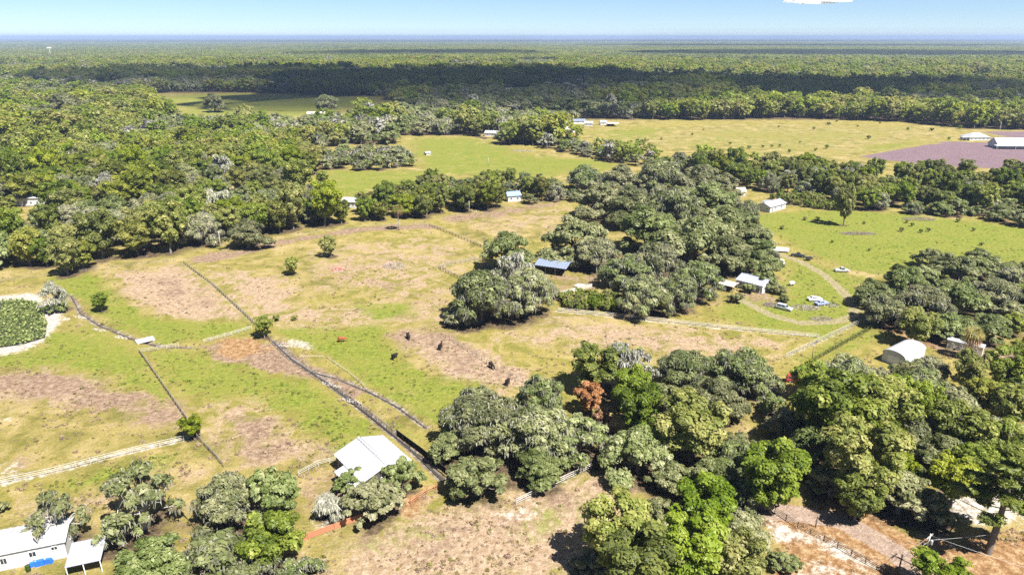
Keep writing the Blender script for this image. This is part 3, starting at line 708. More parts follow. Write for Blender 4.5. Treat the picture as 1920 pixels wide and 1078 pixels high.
# ------------------------------------------------------------------ tree makers
def tubes_np(lines):
    """lines: list of (pts, radii, sides) -> quads"""
    V_, F_ = [], []; o = 0
    for pts, rad, n in lines:
        pts = np.asarray(pts, float); K = len(pts)
        for k in range(K):
            d = pts[min(k + 1, K - 1)] - pts[max(k - 1, 0)]; d /= np.linalg.norm(d) + 1e-9
            a_ = np.cross(d, [0, 0, 1] if abs(d[2]) < .9 else [1, 0, 0]); a_ /= np.linalg.norm(a_); b_ = np.cross(d, a_)
            th = np.arange(n) * 2 * np.pi / n
            V_.append(pts[k] + (np.outer(np.cos(th), a_) + np.outer(np.sin(th), b_)) * rad[k])
        for k in range(K - 1):
            j = np.arange(n); F_.append(np.c_[o + k * n + j, o + k * n + (j + 1) % n, o + (k + 1) * n + (j + 1) % n, o + (k + 1) * n + j])
        o += K * n
    return np.concatenate(V_), np.concatenate(F_)
def bend(p, q, r0, r1, sag, seg=3):
    p, q = np.array(p, float), np.array(q, float); out = []; rr = []
    for k in range(seg + 1):
        u = k / seg; w = p + (q - p) * u + rng.normal(size=3) * .12 * np.linalg.norm(q - p) * (0 < u < 1); w[2] += sag * math.sin(math.pi * u)
        out.append(w); rr.append(r0 + (r1 - r0) * u)
    return out, rr
def clump_leaves(cents, rads, per, size, flat=.72, up=.55, jit=.6, tv=1.0):
    """leaves over lumpy clumps; returns centre, normal, size, tint"""
    C, Nn, T = [], [], []
    for c, r in zip(cents, rads):
        n = int(per * r * r)
        if n < 4: continue
        # each clump is itself a handful of sprays
        ns = max(4, int(7 * r / 1.8)); sd = rng.normal(size=(ns, 3)); sd[:, 2] = np.abs(sd[:, 2]) * .9 - .25; sd /= np.linalg.norm(sd, axis=1, keepdims=True)
        which = rng.integers(0, ns, n); base = sd[which] * r * .62
        d = rng.normal(size=(n, 3)); d[:, 2] += .35; d /= np.linalg.norm(d, axis=1, keepdims=True)
        rad = r * .46 * (.55 + .55 * rng.random(n) ** .5)
        off = base + d * rad[:, None]; off[:, 2] *= flat
        C.append(np.asarray(c) + off)
        on = off / (np.linalg.norm(off, axis=1, keepdims=True) + 1e-6)
        Nn.append(on * .45 + d * .45 + rng.normal(size=(n, 3)) * jit * .6 + np.array([0, 0, up]))
        sp = rng.uniform(-.22, .22, ns)
        T.append(np.clip(.46 + tv * (rng.uniform(-.16, .16) + sp[which] + rng.normal(size=n) * .12), 0, 1))
    C = np.concatenate(C); n = len(C)
    return C, np.concatenate(Nn), size * rng.lognormal(-.02, .34, n).clip(.4, 2.0), np.concatenate(T)
def oak_plan(R0, H0, K, lean=0.0):
    """clump centres of a spreading crown"""
    c, r = [], []; az0 = rng.uniform(0, 6.28)
    lob = rng.uniform(.58, 1.2, 7)
    for k in range(K):
        u = (k + .5) / K; th = az0 + k * 2.39996 + rng.normal() * .25; rr = math.sqrt(u) * .86
        lr = lob[int((th % 6.2832) / 6.2832 * 7) % 7]; rho = rr * R0 * lr * rng.uniform(.75, 1.18)
        top = H0 * (.98 - .52 * (rho / R0) ** 2.0) * rng.uniform(.70, 1.10)
        cr = R0 * (.29 - .07 * rr) * rng.uniform(.55, 1.3)
        c.append((rho * math.cos(th) + lean, rho * math.sin(th), max(H0 * .25, top - cr * .75))); r.append(cr)
    for k in range(K // 3):                      # skirts lower down
        th = rng.uniform(0, 6.28); lr = lob[int(th / 6.2832 * 7) % 7]; rho = R0 * lr * rng.uniform(.62, .95)
        c.append((rho * math.cos(th) + lean, rho * math.sin(th), H0 * rng.uniform(.22, .46))); r.append(R0 * rng.uniform(.15, .24))
    return c, r
def broad_plan(R0, H0, K):
    c, r = [], []; az0 = rng.uniform(0, 6.28)
    for k in range(K):
        u = (k + .5) / K; z = .26 + .70 * u; w = math.sin(math.pi * min(1, .18 + .80 * (1 - u) ** .9)) ** .8
        th = az0 + k * 2.39996 + rng.normal() * .3; rho = R0 * w * rng.uniform(.45, .92)
        c.append((rho * math.cos(th), rho * math.sin(th), H0 * z * rng.uniform(.95, 1.03))); r.append(R0 * rng.uniform(.26, .42))
    return c, r
def trunk_lines(c, r, H0, r0, fork=.22, n=6, thin=1.0):
    """a tapered trunk, limbs to the clumps, twigs"""
    fz = H0 * fork; L = [([(0, 0, -.4), (0, 0, 0.15), (rng.normal() * .1, rng.normal() * .1, fz * .6), (0, 0, fz)], [r0 * 1.7, r0 * 1.25, r0, r0 * .9], n + 2)]
    c = np.array(c); k = max(4, min(7, len(c) // 5)); idx = np.argsort(np.arctan2(c[:, 1], c[:, 0])); grp = np.array_split(idx, k)
    for g_ in grp:
        if not len(g_): continue
        m_ = c[g_].mean(0) * np.array([.55, .55, .0]) + np.array([0, 0, fz + (c[g_][:, 2].mean() - fz) * .55])
        p_, q_ = bend((0, 0, fz * .9), m_, r0 * .72, r0 * .42, .06 * H0); L.append((p_, q_, n))
        for i in g_:
            p_, q_ = bend(m_, c[i], r0 * .34 * thin, r0 * .10 * thin, .03 * H0); L.append((p_, q_, max(4, n - 2)))
    return L
def moss_quads(c, r, n, ln=(.3, 1.0), w=(.05, .14)):
    n = int(n * 1.7)
    c = np.array(c); r = np.array(r); which = rng.integers(0, len(c), n); d = rng.normal(size=(n, 3)); d /= np.linalg.norm(d, axis=1, keepdims=True); d[:, 2] = d[:, 2] * .6 + .18
    p_ = c[which] + d * (r[which] * rng.uniform(.85, 1.08, n))[:, None]
    l_ = rng.uniform(*ln, n); ww = rng.uniform(*w, n); th = rng.uniform(0, 6.28, n)
    a_ = np.c_[np.cos(th), np.sin(th), np.zeros(n)] * ww[:, None]; sway = rng.normal(size=(n, 3)) * .32; sway[:, 2] = 0
    v_ = np.stack([p_ - a_, p_ + a_, p_ + a_ * .35 + sway * l_[:, None] - np.c_[np.zeros(n), np.zeros(n), l_], p_ - a_ * .35 + sway * l_[:, None] - np.c_[np.zeros(n), np.zeros(n), l_]], 1)
    return v_.reshape(-1, 3), np.arange(n * 4).reshape(-1, 4), np.clip(rng.normal(.45, .22, n), 0, 1)
PROTO = {}    # kind -> list of dict(R,H,parts=[(name,mesh)], joined arrays)
def add_proto(kind, R0, H0, parts):
    """parts: list of (part name, verts, faces, tint or None, material)"""
    d = dict(R=R0, H=H0, arr=parts, parts=[(nm, mesh_np(nm, v_, f_, mt, tint=ti, smooth=(ti is None))) for nm, v_, f_, ti, mt in parts])
    PROTO.setdefault(kind, []).append(d); return d
def retint(kind, src, mat):
    for d in PROTO[src]:
        arr = [(nm, v_, f_, ti, mat if nm == 'crown' else mt) for nm, v_, f_, ti, mt in d['arr']]
        parts = []
        for (nm, me_), a_ in zip(d['parts'], arr):
            if nm == 'crown': me_ = me_.copy(); me_.materials[0] = mat
            parts.append((nm, me_))
        PROTO.setdefault(kind, []).append(dict(R=d['R'], H=d['H'], arr=arr, parts=parts))
def oak_proto(kind, R0, K, per, size, moss=0, bark=BARK):
    H0 = R0 * 2 * HT['oak']; c, r = oak_plan(R0, H0, K)
    C, Nn, S, T = clump_leaves(c, r, per, size)
    v_, f_ = leaf_quads(C, Nn, S); tv, tf = tubes_np(trunk_lines(c, r, H0, R0 * .065))
    parts = [('trunk', tv, tf, None, bark), ('crown', v_, f_, T, OAK)]
    if moss: mv, mf, mt_ = moss_quads(c, r, moss); parts.append(('moss', mv, mf, mt_, MOSS))
    add_proto(kind, R0, H0, parts)
for k in range(3): oak_proto('oak', 8.5, 36, 100, .31)
for k in range(4): oak_proto('oak', 5.4, 24, 160, .265)
for k in range(3): oak_proto('mossoak', 8.5, 36, 92, .31, 2600)
for k in range(3): oak_proto('mossoak', 5.4, 24, 145, .265, 1300)
for k in range(4):
    R0, H0 = 5.0, 11.0; c, r = broad_plan(R0, H0, 30); C, Nn, S, T = clump_leaves(c, r, 145, .255, .85, .45)
    v_, f_ = leaf_quads(C, Nn, S); tv, tf = tubes_np(trunk_lines(c, r, H0, .26, .3, thin=.8))
    add_proto('broad', R0, H0, [('trunk', tv, tf, None, BARK), ('crown', v_, f_, T, BROAD)])
for k in range(2):                                            # grey, moss smothered, half bare
    R0, H0 = 5.0, 8.8; c, r = oak_plan(R0, H0, 20); C, Nn, S, T = clump_leaves(c, [q * .85 for q in r], 90, .26)
    v_, f_ = leaf_quads(C, Nn, S); tv, tf = tubes_np(trunk_lines(c, r, H0, .3, .25)); mv, mf, mt_ = moss_quads(c, [q * rng.uniform(.6, 1.15) for q in r], 2600, (.25, 1.0), (.08, .22)); mt_ = np.clip(mt_ + .32, 0, 1)
    add_proto('grey', R0, H0, [('trunk', tv, tf, None, PALEBARK), ('crown', v_, f_, T, OAK), ('moss', mv, mf, mt_, MOSS)])
for k in range(2):                                            # thin, open oaks that show their limbs
    R0, H0 = 5.4, 8.1; c, r = oak_plan(R0, H0, 17); r = [q * .9 for q in r]; C, Nn, S, T = clump_leaves(c, r, 150, .26)
    v_, f_ = leaf_quads(C, Nn, S); tv, tf = tubes_np(trunk_lines(c, r, H0, .36, .2)); mv, mf, mt_ = moss_quads(c, r, 420)
    add_proto('open', R0, H0, [('trunk', tv, tf, None, PALEBARK), ('crown', v_, f_, T, OAK), ('moss', mv, mf, mt_, MOSS)])
for k in range(2):                                            # shrubs
    R0, H0 = 2.2, 3.3; c, r = broad_plan(R0, H0, 14); C, Nn, S, T = clump_leaves(c, r, 260, .20, .9)
    v_, f_ = leaf_quads(C, Nn, S); tv, tf = tubes_np(trunk_lines(c, r, H0, .09, .2, 5)); add_proto('shrub', R0, H0, [('trunk', tv, tf, None, BARK), ('crown', v_, f_, T, BROAD)])
R0, H0 = 3.0, 4.8; c, r = oak_plan(R0, H0, 22); mv, mf, mt_ = moss_quads(c, r, 3600, (.35, 1.1), (.06, .16)); mt_ = np.clip(mt_ + .25, 0, 1)
L = trunk_lines(c, r, H0, .13, .15, 5)
for q, rad in zip(c, r):
    for _ in range(7): p_, w_ = bend(q, np.array(q) + rng.normal(size=3) * rad * .8, .035, .012, 0, 2); L.append((p_, w_, 4))
tv, tf = tubes_np(L); add_proto('greybush', R0, H0, [('trunk', tv, tf, None, PALEBARK), ('crown', mv, mf, mt_, MOSS)])
for k in range(2):                                            # slash pine: bare pole, open whorls
    R0, H0 = 4.2, 16.8; c, r = [], []; L = [([(0, 0, -.4), (0, 0, 5), (.2, 0, 10), (.1, .1, H0 * .97)], [.34, .27, .2, .05], 8)]
    for q in range(26):
        z = H0 * (.38 + .6 * q / 26); th = q * 2.4 + rng.normal() * .3; rho = R0 * (1.02 - .75 * ((z / H0 - .38) / .62) ** 1.3) * rng.uniform(.65, 1.05)
        e_ = (rho * math.cos(th), rho * math.sin(th), z + rng.uniform(-.3, .7)); p_, w_ = bend((.1, .05, z - .5), e_, .08, .03, -.25); L.append((p_, w_, 4))
        for u in (.55, .8, 1.0): c.append((e_[0] * u + rng.normal() * .2, e_[1] * u + rng.normal() * .2, z + (e_[2] - z) * u + .15)); r.append(rng.uniform(.7, 1.05))
    C, Nn, S, T = clump_leaves(c, [q * 1.15 for q in r], 190, .33, .6, .1, 1.0); v_, f_ = leaf_quads(C, Nn, S, .26, .1); tv, tf = tubes_np(L)
    add_proto('pine', R0, H0, [('trunk', tv, tf, None, BARK), ('crown', v_, f_, T, PINE)])
retint('yellow', 'broad', YELL)
retint('rust', 'broad', RUST)

# ------------------------------------------------------------------ which trees are built one by one
LOOK = {'open': 'thin open oak', 'oak': 'dark live oak', 'mossoak': 'grey mossy oak', 'broad': 'bright green tree', 'yellow': 'yellow green tree', 'rust': 'rust brown tree', 'grey': 'silver mossy tree', 'shrub': 'green shrub', 'greybush': 'silver bush', 'pine': 'tall pine'}
PLACE = {'left_wood': 'of the big left wood', 'far_copse': 'of the copse in the far field', 'tree_row': 'of the trees behind the main pasture', 'middle_grove': 'of the grove beside the pasture oaks',
         'hedgerow': 'of the trees beyond the far field', 'right_belt': 'of the belt behind the right field', 'right_grove': 'of the grove behind the beige trailer', 'oak_wood': 'of the long front oak wood',
         'right_wood': 'of the lower right wood', 'front_thicket': 'of the thicket at the bottom edge', 'barn': 'of the trees near the white barn'}
ORD = ['first', 'second', 'third', 'fourth', 'fifth', 'sixth', 'seventh', 'eighth', 'ninth', 'tenth', 'eleventh', 'twelfth', 'thirteenth', 'fourteenth', 'fifteenth', 'sixteenth', 'seventeenth', 'eighteenth', 'nineteenth', 'twentieth']
def shows(tr):
    u, v_ = proj(tr['x'], tr['y'], tr['H'] * .6); w = tr['R'] * pxm(tr['x'], tr['y'])
    return -w * .8 < u < 1920 + w * .8 and v_ < 1078 + w * .8
for tr in TREES: tr['app'] = tr['R'] * pxm(tr['x'], tr['y']) * (4 if tr['manual'] else 1) if shows(tr) else 0
order = sorted([tr for tr in TREES if tr['app'] > 0 and tr['zone'] != 'under'], key=lambda q: -q['app'])
SINGLE = order[:300]
singles = set(id(q) for q in SINGLE)
REST = [q for q in TREES if id(q) not in singles]
for zn in PLACE:
    grp = [q for q in SINGLE if q['zone'] == zn and not q['own']]
    grp.sort(key=lambda q: q['y']); nrow = max(1, round(math.sqrt(len(grp) / 2.2))); rows = np.array_split(np.arange(len(grp)), nrow)
    for ri, row in enumerate(rows):
        tr_row = sorted([grp[i] for i in row], key=lambda q: proj(q['x'], q['y'])[0])
        for ci, q in enumerate(tr_row):
            rn = 'front' if ri == 0 else ORD[min(ri, 19)]
            q['own'] = f"{LOOK[q['kind']]}, {ORD[min(ci, 19)]} from left, {rn} row {PLACE[zn]}"
def pick(kind, Rr):
    l_ = PROTO[kind]
    best = [d for d in l_ if .55 < Rr / d['R'] < 1.35] or sorted(l_, key=lambda d: abs(math.log(Rr / d['R'])))[:2]
    return best[rng.integers(0, len(best))]
CATN = {'shrub': 'shrub', 'greybush': 'bush'}
NAMET = {'open': 'open_oak', 'oak': 'live_oak', 'mossoak': 'mossy_oak', 'broad': 'broadleaf_tree', 'yellow': 'yellow_green_tree', 'rust': 'dying_tree', 'grey': 'grey_mossy_tree', 'shrub': 'sapling', 'greybush': 'grey_bush', 'pine': 'pine_tree'}
for q in SINGLE:
    d = pick(q['kind'], q['R']); o = thing(NAMET[q['kind']], q['own'] or LOOK[q['kind']] + ' in the open', CATN.get(q['kind'], 'tree'), (q['x'], q['y'], land_height(q['x'], q['y'])), rng.uniform(0, 6.28), {'lone': None, 'pasture_oak': 'oaks in the central pasture'}.get(q['zone'], 'trees ' + PLACE[q['zone']] if q['zone'] in PLACE else None))
    sR, sH = q['R'] / d['R'], q['H'] / d['H']; o.scale = (sR * rng.uniform(.9, 1.1), sR * rng.uniform(.88, 1.1), sH); o.rotation_euler = (rng.normal() * .05, rng.normal() * .05, o.rotation_euler.z)
    for nm, me_ in d['parts']:
        w = link(nm, me_, o)
        if nm == 'moss': w['kind'] = 'stuff'

# ------------------------------------------------------------------ the rest of the woodland: one scattered mass
protos = bpy.data.collections.new('woodland_prototypes')
def joined(name, parts):
    mats = []; V_, F_, T_, Mi = [], [], [], []; o = 0
    for nm, v_, f_, ti, mt in parts:
        if mt not in mats: mats.append(mt)
        V_.append(v_); F_.append(f_ + o); o += len(v_); T_.append(np.full(len(f_), .5) if ti is None else ti); Mi.append(np.full(len(f_), mats.index(mt)))
    ob = bpy.data.objects.new(name, mesh_np(name, np.concatenate(V_), np.concatenate(F_), mats, np.concatenate(T_), np.concatenate(Mi))); protos.objects.link(ob); return ob
PIDX = []     # (kind, R, H, lod)
def reg(kind, R0, H0, lod, parts): joined('wood_%03d' % len(PIDX), parts); PIDX.append((kind, R0, H0, lod))
for kind in ('oak', 'mossoak', 'broad', 'yellow', 'grey', 'rust', 'shrub'):
    l_ = [d for d in PROTO[kind] if d['R'] < 6]
    for d in l_[:2]: reg(kind, d['R'], d['H'], 0, d['arr'])
KM = {'oak': OAK, 'mossoak': OAK, 'broad': BROAD, 'yellow': YELL, 'rust': RUST, 'grey': MOSS, 'pine': PINE}
def low_tree(kind, R0, H0, K, n, size):
    c, r = (broad_plan if kind in ('broad', 'yellow', 'pine', 'rust') else oak_plan)(R0, H0, K); r = [q * 1.1 for q in r]
    per = n / sum(q * q for q in r); C, Nn, S, T = clump_leaves(c, r, per, size, .75, 1.0, .45, .55); v_, f_ = leaf_quads(C, Nn, S, .7, .08); return v_, f_, T
for kind, R0, H0 in (('oak', 5.4, 7.6), ('oak', 5.4, 8.4), ('mossoak', 5.4, 7.8), ('broad', 5, 11), ('broad', 5, 10), ('yellow', 5, 10.5), ('yellow', 5, 11.5), ('grey', 5, 9), ('pine', 3.6, 14)):
    v_, f_, T = low_tree(kind, R0, H0, 16, 900, .52); parts = [('crown', v_, f_, T, KM[kind])]
    tv, tf = tubes_np([([(0, 0, -.3), (0, 0, H0 * .6)], [.3, .2], 5)]); parts.append(('trunk', tv, tf, None, PALEBARK if kind == 'pine' else BARK))
    if kind == 'mossoak':
        c, r = oak_plan(5.4, 7.8, 12); mv, mf, mt_ = moss_quads(c, r, 160, (.6, 2), (.25, .5)); parts.append(('moss', mv, mf, mt_, MOSS))
    reg(kind, R0, H0, 1, parts)
for pk, mix_ in enumerate(({'oak': 5, 'broad': 2}, {'broad': 4, 'yellow': 4, 'oak': 1}, {'yellow': 5, 'broad': 3}, {'oak': 3, 'broad': 3, 'yellow': 1})):
    nm_ = list(mix_); w_ = np.array([mix_[q] for q in nm_], float); w_ /= w_.sum(); by = {}
    for q in range(42):
        kd = nm_[rng.choice(len(nm_), p=w_)]; v_, f_, T = low_tree(kd, rng.uniform(4.5, 7), rng.uniform(8, 12.5), 6, 70, 1.5)
        v_ = v_ + np.array([rng.uniform(-34, 34), rng.uniform(-34, 34), 0]); b = by.setdefault(kd, [[], [], [], 0]); b[0].append(v_); b[1].append(f_ + b[3]); b[2].append(np.clip(T + rng.uniform(-.15, .15), 0, 1)); b[3] += len(v_)
    reg('patch%d' % pk, 30, 11, 2, [('crown', np.concatenate(b[0]), np.concatenate(b[1]), np.concatenate(b[2]), KM[kd]) for kd, b in by.items()])
byk = {}
for i, (kd, R0, H0, lod) in enumerate(PIDX): byk.setdefault((kd, lod), []).append(i)
pts, idx, rot, scl = [], [], [], []
def put(x_, y_, i, sxy, sz, z=0.0): pts.append((x_, y_, z)); idx.append(i); rot.append(rng.uniform(0, 6.28)); scl.append((sxy, sxy, sz))
for q in REST:
    lod = 0 if q['y'] < 430 or q['kind'] == 'shrub' else 1
    key = (q['kind'], lod) if (q['kind'], lod) in byk else (('oak', lod)); i = byk[key][rng.integers(0, len(byk[key]))]; put(q['x'], q['y'], i, q['R'] / PIDX[i][1], q['H'] / PIDX[i][2])
def scatter_mid(g_, rr):
    u = noise2(g_[:, 0], g_[:, 1] * 1.6, .012, 21) + noise2(g_[:, 0], g_[:, 1], .045, 22) * .5 + .06; w_ = noise2(g_[:, 0], g_[:, 1], .006, 23)
    for (x_, y_), a_, b_ in zip(g_, u, w_):
        s_ = rng.random()
        if a_ > .28: kd = 'yellow' if s_ < .7 else 'broad'
        elif a_ > .05: kd = 'broad' if s_ < .75 else ('yellow' if s_ < .92 else 'oak')
        elif a_ > -.12: kd = 'mossoak' if s_ < .6 else ('oak' if s_ < .85 else 'broad')
        else: kd = 'oak' if s_ < .82 else ('mossoak' if s_ < .95 else 'grey')
        pn = rng.random() < .03; kd = 'pine' if pn else kd
        key = (kd, 1); i = byk[key][rng.integers(0, len(byk[key]))]; sc0 = rng.uniform(.8, 1.25) if pn else rng.uniform(*rr) / PIDX[i][1]; put(x_, y_, i, sc0, sc0 * rng.uniform(.85, 1.2))
scatter_mid(mid_pts, (5.4, 10.0)); scatter_mid(g2, (7, 11))
for y0, y1, st, sw in ((2300, 4800, 46, .9), (4800, 10000, 80, 1.6), (10000, 24000, 170, 3.2)):
    g3 = jitter_grid(y0, y1, st); g3 = g3[~in_fields(g3[:, 0], g3[:, 1])]; u = noise2(g3[:, 0], g3[:, 1], .0016, 31) + noise2(g3[:, 0], g3[:, 1], .006, 32) * .5
    for (x_, y_), a_ in zip(g3, u):
        pk = 0 if a_ < -.42 else (3 if a_ < -.15 else (1 if a_ < .2 else 2)); put(x_, y_, byk[('patch%d' % pk, 2)][0], sw * rng.uniform(.9, 1.25), rng.uniform(.75, 1.25))
fm = bpy.data.meshes.new('woodland'); fm.vertices.add(len(pts)); fm.vertices.foreach_set('co', np.array(pts, np.float32).ravel())
at = fm.attributes.new('pick', 'INT', 'POINT'); at.data.foreach_set('value', np.array(idx, np.int32))
at = fm.attributes.new('turn', 'FLOAT', 'POINT'); at.data.foreach_set('value', np.array(rot, np.float32))
at = fm.attributes.new('size', 'FLOAT_VECTOR', 'POINT'); at.data.foreach_set('vector', np.array(scl, np.float32).ravel())
fo = tag(link('woodland', fm), 'wide green woodland stretching behind the fields to the horizon', 'woodland', kind='stuff')
ng = bpy.data.node_groups.new('scatter', 'GeometryNodeTree')
ng.interface.new_socket('Geometry', in_out='INPUT', socket_type='NodeSocketGeometry'); ng.interface.new_socket('Geometry', in_out='OUTPUT', socket_type='NodeSocketGeometry')
gi_, go_ = ng.nodes.new('NodeGroupInput'), ng.nodes.new('NodeGroupOutput'); iop = ng.nodes.new('GeometryNodeInstanceOnPoints'); ci_ = ng.nodes.new('GeometryNodeCollectionInfo')
ci_.inputs['Collection'].default_value = protos; ci_.inputs['Separate Children'].default_value = True; ci_.inputs['Reset Children'].default_value = True
def na(name, typ): q = ng.nodes.new('GeometryNodeInputNamedAttribute'); q.data_type = typ; q.inputs[0].default_value = name; return q.outputs['Attribute']
cx_ = ng.nodes.new('ShaderNodeCombineXYZ'); ng.links.new(na('turn', 'FLOAT'), cx_.inputs['Z'])
e2r = ng.nodes.new('FunctionNodeEulerToRotation'); ng.links.new(cx_.outputs[0], e2r.inputs[0])
ng.links.new(gi_.outputs[0], iop.inputs['Points']); ng.links.new(ci_.outputs[0], iop.inputs['Instance']); iop.inputs['Pick Instance'].default_value = True
ng.links.new(na('pick', 'INT'), iop.inputs['Instance Index']); ng.links.new(e2r.outputs[0], iop.inputs['Rotation']); ng.links.new(na('size', 'FLOAT_VECTOR'), iop.inputs['Scale'])
ng.links.new(iop.outputs[0], go_.inputs[0]); fo.modifiers.new('scatter', 'NODES').node_group = ng
print('TREES', len(TREES), 'single', len(SINGLE), 'rest', len(REST), 'scatter', len(pts))

# ------------------------------------------------------------------ clouds (their shade lies on the far woods) and the hazy air
t = NT('cloud_white'); q = t.n('ShaderNodeBsdfDiffuse'); q.inputs['Color'].default_value = (.92, .93, .95, 1)
tr_ = t.n('ShaderNodeBsdfTranslucent'); tr_.inputs['Color'].default_value = (.92, .93, .95, 1); mx = t.n('ShaderNodeMixShader'); mx.inputs[0].default_value = .6
t.l(q.outputs[0], mx.inputs[1]); t.l(tr_.outputs[0], mx.inputs[2]); t.l(mx.outputs[0], t.out.inputs['Surface'])
tv_ = bpy.data.materials.new('cloud_vapour'); tv_.use_nodes = True; tv_.node_tree.nodes.clear(); cv = tv_.node_tree.nodes.new('ShaderNodeVolumePrincipled'); cu = tv_.node_tree.nodes.new('ShaderNodeOutputMaterial')
cv.inputs['Color'].default_value = (.97, .98, 1, 1); cv.inputs['Density'].default_value = .0042; cv.inputs['Anisotropy'].default_value = .3; tv_.node_tree.links.new(cv.outputs[0], cu.inputs['Volume'])
def cloud(cx, cy, hx, hy, z, thick, seed, mat, sub=5):
    r = np.random.default_rng(seed); bm = bmesh.new(); bmesh.ops.create_icosphere(bm, subdivisions=sub, radius=1)
    co = np.array([v_.co for v_ in bm.verts])
    def lump(f_, n=9):
        k_ = r.normal(size=(n, 3)); k_ /= np.linalg.norm(k_, axis=1, keepdims=True); return sum(np.sin(co @ (q_ * f_ * r.uniform(.7, 1.4)) + r.uniform(0, 6.28)) for q_ in k_) / n * 1.6
    rad = 1 + .30 * lump(3.5) + .22 * lump(7) + .12 * np.abs(lump(15)) + .07 * np.abs(lump(30))
    c2_ = co * rad[:, None] * np.array([hx, hy, 1.0]); zt = np.where(co[:, 2] > 0, co[:, 2], co[:, 2] * .25); c2_[:, 2] = zt * rad * thick
    for v_, w in zip(bm.verts, c2_): v_.co = w
    me_ = bpy.data.meshes.new('cloud'); bm.to_mesh(me_); bm.free(); me_.materials.append(mat); me_.polygons.foreach_set('use_smooth', np.ones(len(me_.polygons), bool))
    tag(link('cloud', me_, None, (cx, cy, z)), kind='structure')
def shade_cloud(sx_, sy_, hx, hy, seed, z=1150, thick=330):
    k = (z + thick * .2) / math.tan(SUN_EL); cloud(sx_ - SHADOW.x * k, sy_ - SHADOW.y * k, hx, hy, z, thick, seed, tv_)
shade_cloud(-330, 1380, 560, 300, 1)
shade_cloud(40, 1120, 480, 300, 2)
shade_cloud(760, 990, 440, 250, 3)
shade_cloud(-420, 3650, 620, 560, 4)
shade_cloud(1550, 3550, 1150, 560, 5)
shade_cloud(380, 2450, 420, 170, 6)
shade_cloud(2600, 6800, 1900, 700, 7)
shade_cloud(-3500, 12500, 5200, 1500, 8)
shade_cloud(5200, 14500, 5200, 1900, 9)
for px, py, d, w, h_ in ((1500, 4, 21000, 420, 110), (1535, 5, 21400, 520, 140), (1568, 3, 21200, 380, 100), (1530, -8, 22000, 900, 200), (1345, -4, 24000, 500, 60), (1130, -6, 25000, 500, 55), (655, -5, 26000, 520, 60), (40, -4, 23000, 900, 70), (360, -7, 26000, 600, 60)):
    b_ = (539 - py) / FPX; cloud((px - 960) / FPX * d / (_c + b_ * _s), d, w, 300, CAM_H + d * (-_s + b_ * _c) / (_c + b_ * _s), h_, int(px) + 3, t.m, 5)
m = MB(); m.box((0, 4000, 59), (84200, 84200, 122)); ho = m.build('haze', None); ho.data.materials.clear()
hm = bpy.data.materials.new('haze_air'); hm.use_nodes = True; hm.node_tree.nodes.clear(); hv = hm.node_tree.nodes.new('ShaderNodeVolumePrincipled'); hu = hm.node_tree.nodes.new('ShaderNodeOutputMaterial')
hv.inputs['Color'].default_value = (.54, .70, 1.0, 1); hv.inputs['Density'].default_value = .00008; hv.inputs['Anisotropy'].default_value = .1
hm.node_tree.links.new(hv.outputs[0], hu.inputs['Volume']); ho.data.materials.append(hm); tag(ho, kind='stuff')

# ------------------------------------------------------------------ buildings
def wavy(m, p00, p10, p01, p11, n, amp, thick):
    """a ribbed sheet: p00-p10 along the eave, p01-p11 along the ridge; ribs run up the slope"""
    p00, p10, p01, p11 = map(Vector, (p00, p10, p01, p11)); nr = (p10 - p00).cross(p01 - p00).normalized(); nr = nr if nr.z > 0 else -nr
    i = len(m.v); K = n * 3
    for k in range(K + 1):
        u = k / K; h = nr * (amp if k % 3 == 1 else 0)
        for q_ in (p00.lerp(p10, u) + h, p01.lerp(p11, u) + h, p00.lerp(p10, u) - nr * thick, p01.lerp(p11, u) - nr * thick): m.v.append(tuple(q_))
    for k in range(K):
        a_ = i + 4 * k; b_ = a_ + 4
        for f_ in ((a_, b_, b_ + 1, a_ + 1), (a_ + 2, a_ + 3, b_ + 3, b_ + 2), (a_, a_ + 2, b_ + 2, b_), (a_ + 1, b_ + 1, b_ + 3, a_ + 3)): m.f.append(list(f_)); m.sm.append(False)
    a_, b_ = i, i + 4 * K
    m.f += [[a_, a_ + 1, a_ + 3, a_ + 2], [b_, b_ + 2, b_ + 3, b_ + 1]]; m.sm += [False, False]
def opening(o, side, pos, w, h, z, L, W, kind='window', mat=None):
    """a window or door set on a wall; side S/N are the long walls, E/W the ends"""
    lx, ly, rz = {'S': (pos, -W / 2, 0), 'N': (pos, W / 2, math.pi), 'E': (L / 2, pos, math.pi / 2), 'W': (-L / 2, pos, -math.pi / 2)}[side]
    m = MB(); f_ = .09
    for c_, d_ in (((0, -.02, h / 2 - f_ / 2), (w, .12, f_)), ((0, -.02, -h / 2 + f_ / 2), (w, .14, f_)), ((-w / 2 + f_ / 2, -.02, 0), (f_, .12, h)), ((w / 2 - f_ / 2, -.02, 0), (f_, .12, h)), ((0, -.02, 0), (f_ * .6, .10, h))): m.box(c_, d_)
    fr = m.build(kind, TRIM, o, (lx, ly, z), rz)
    m = MB(); m.box((0, -.01, 0), (w - .1, .06, h - .1)); m.build('pane' if kind == 'window' else 'door_leaf', mat or GLASS, fr)
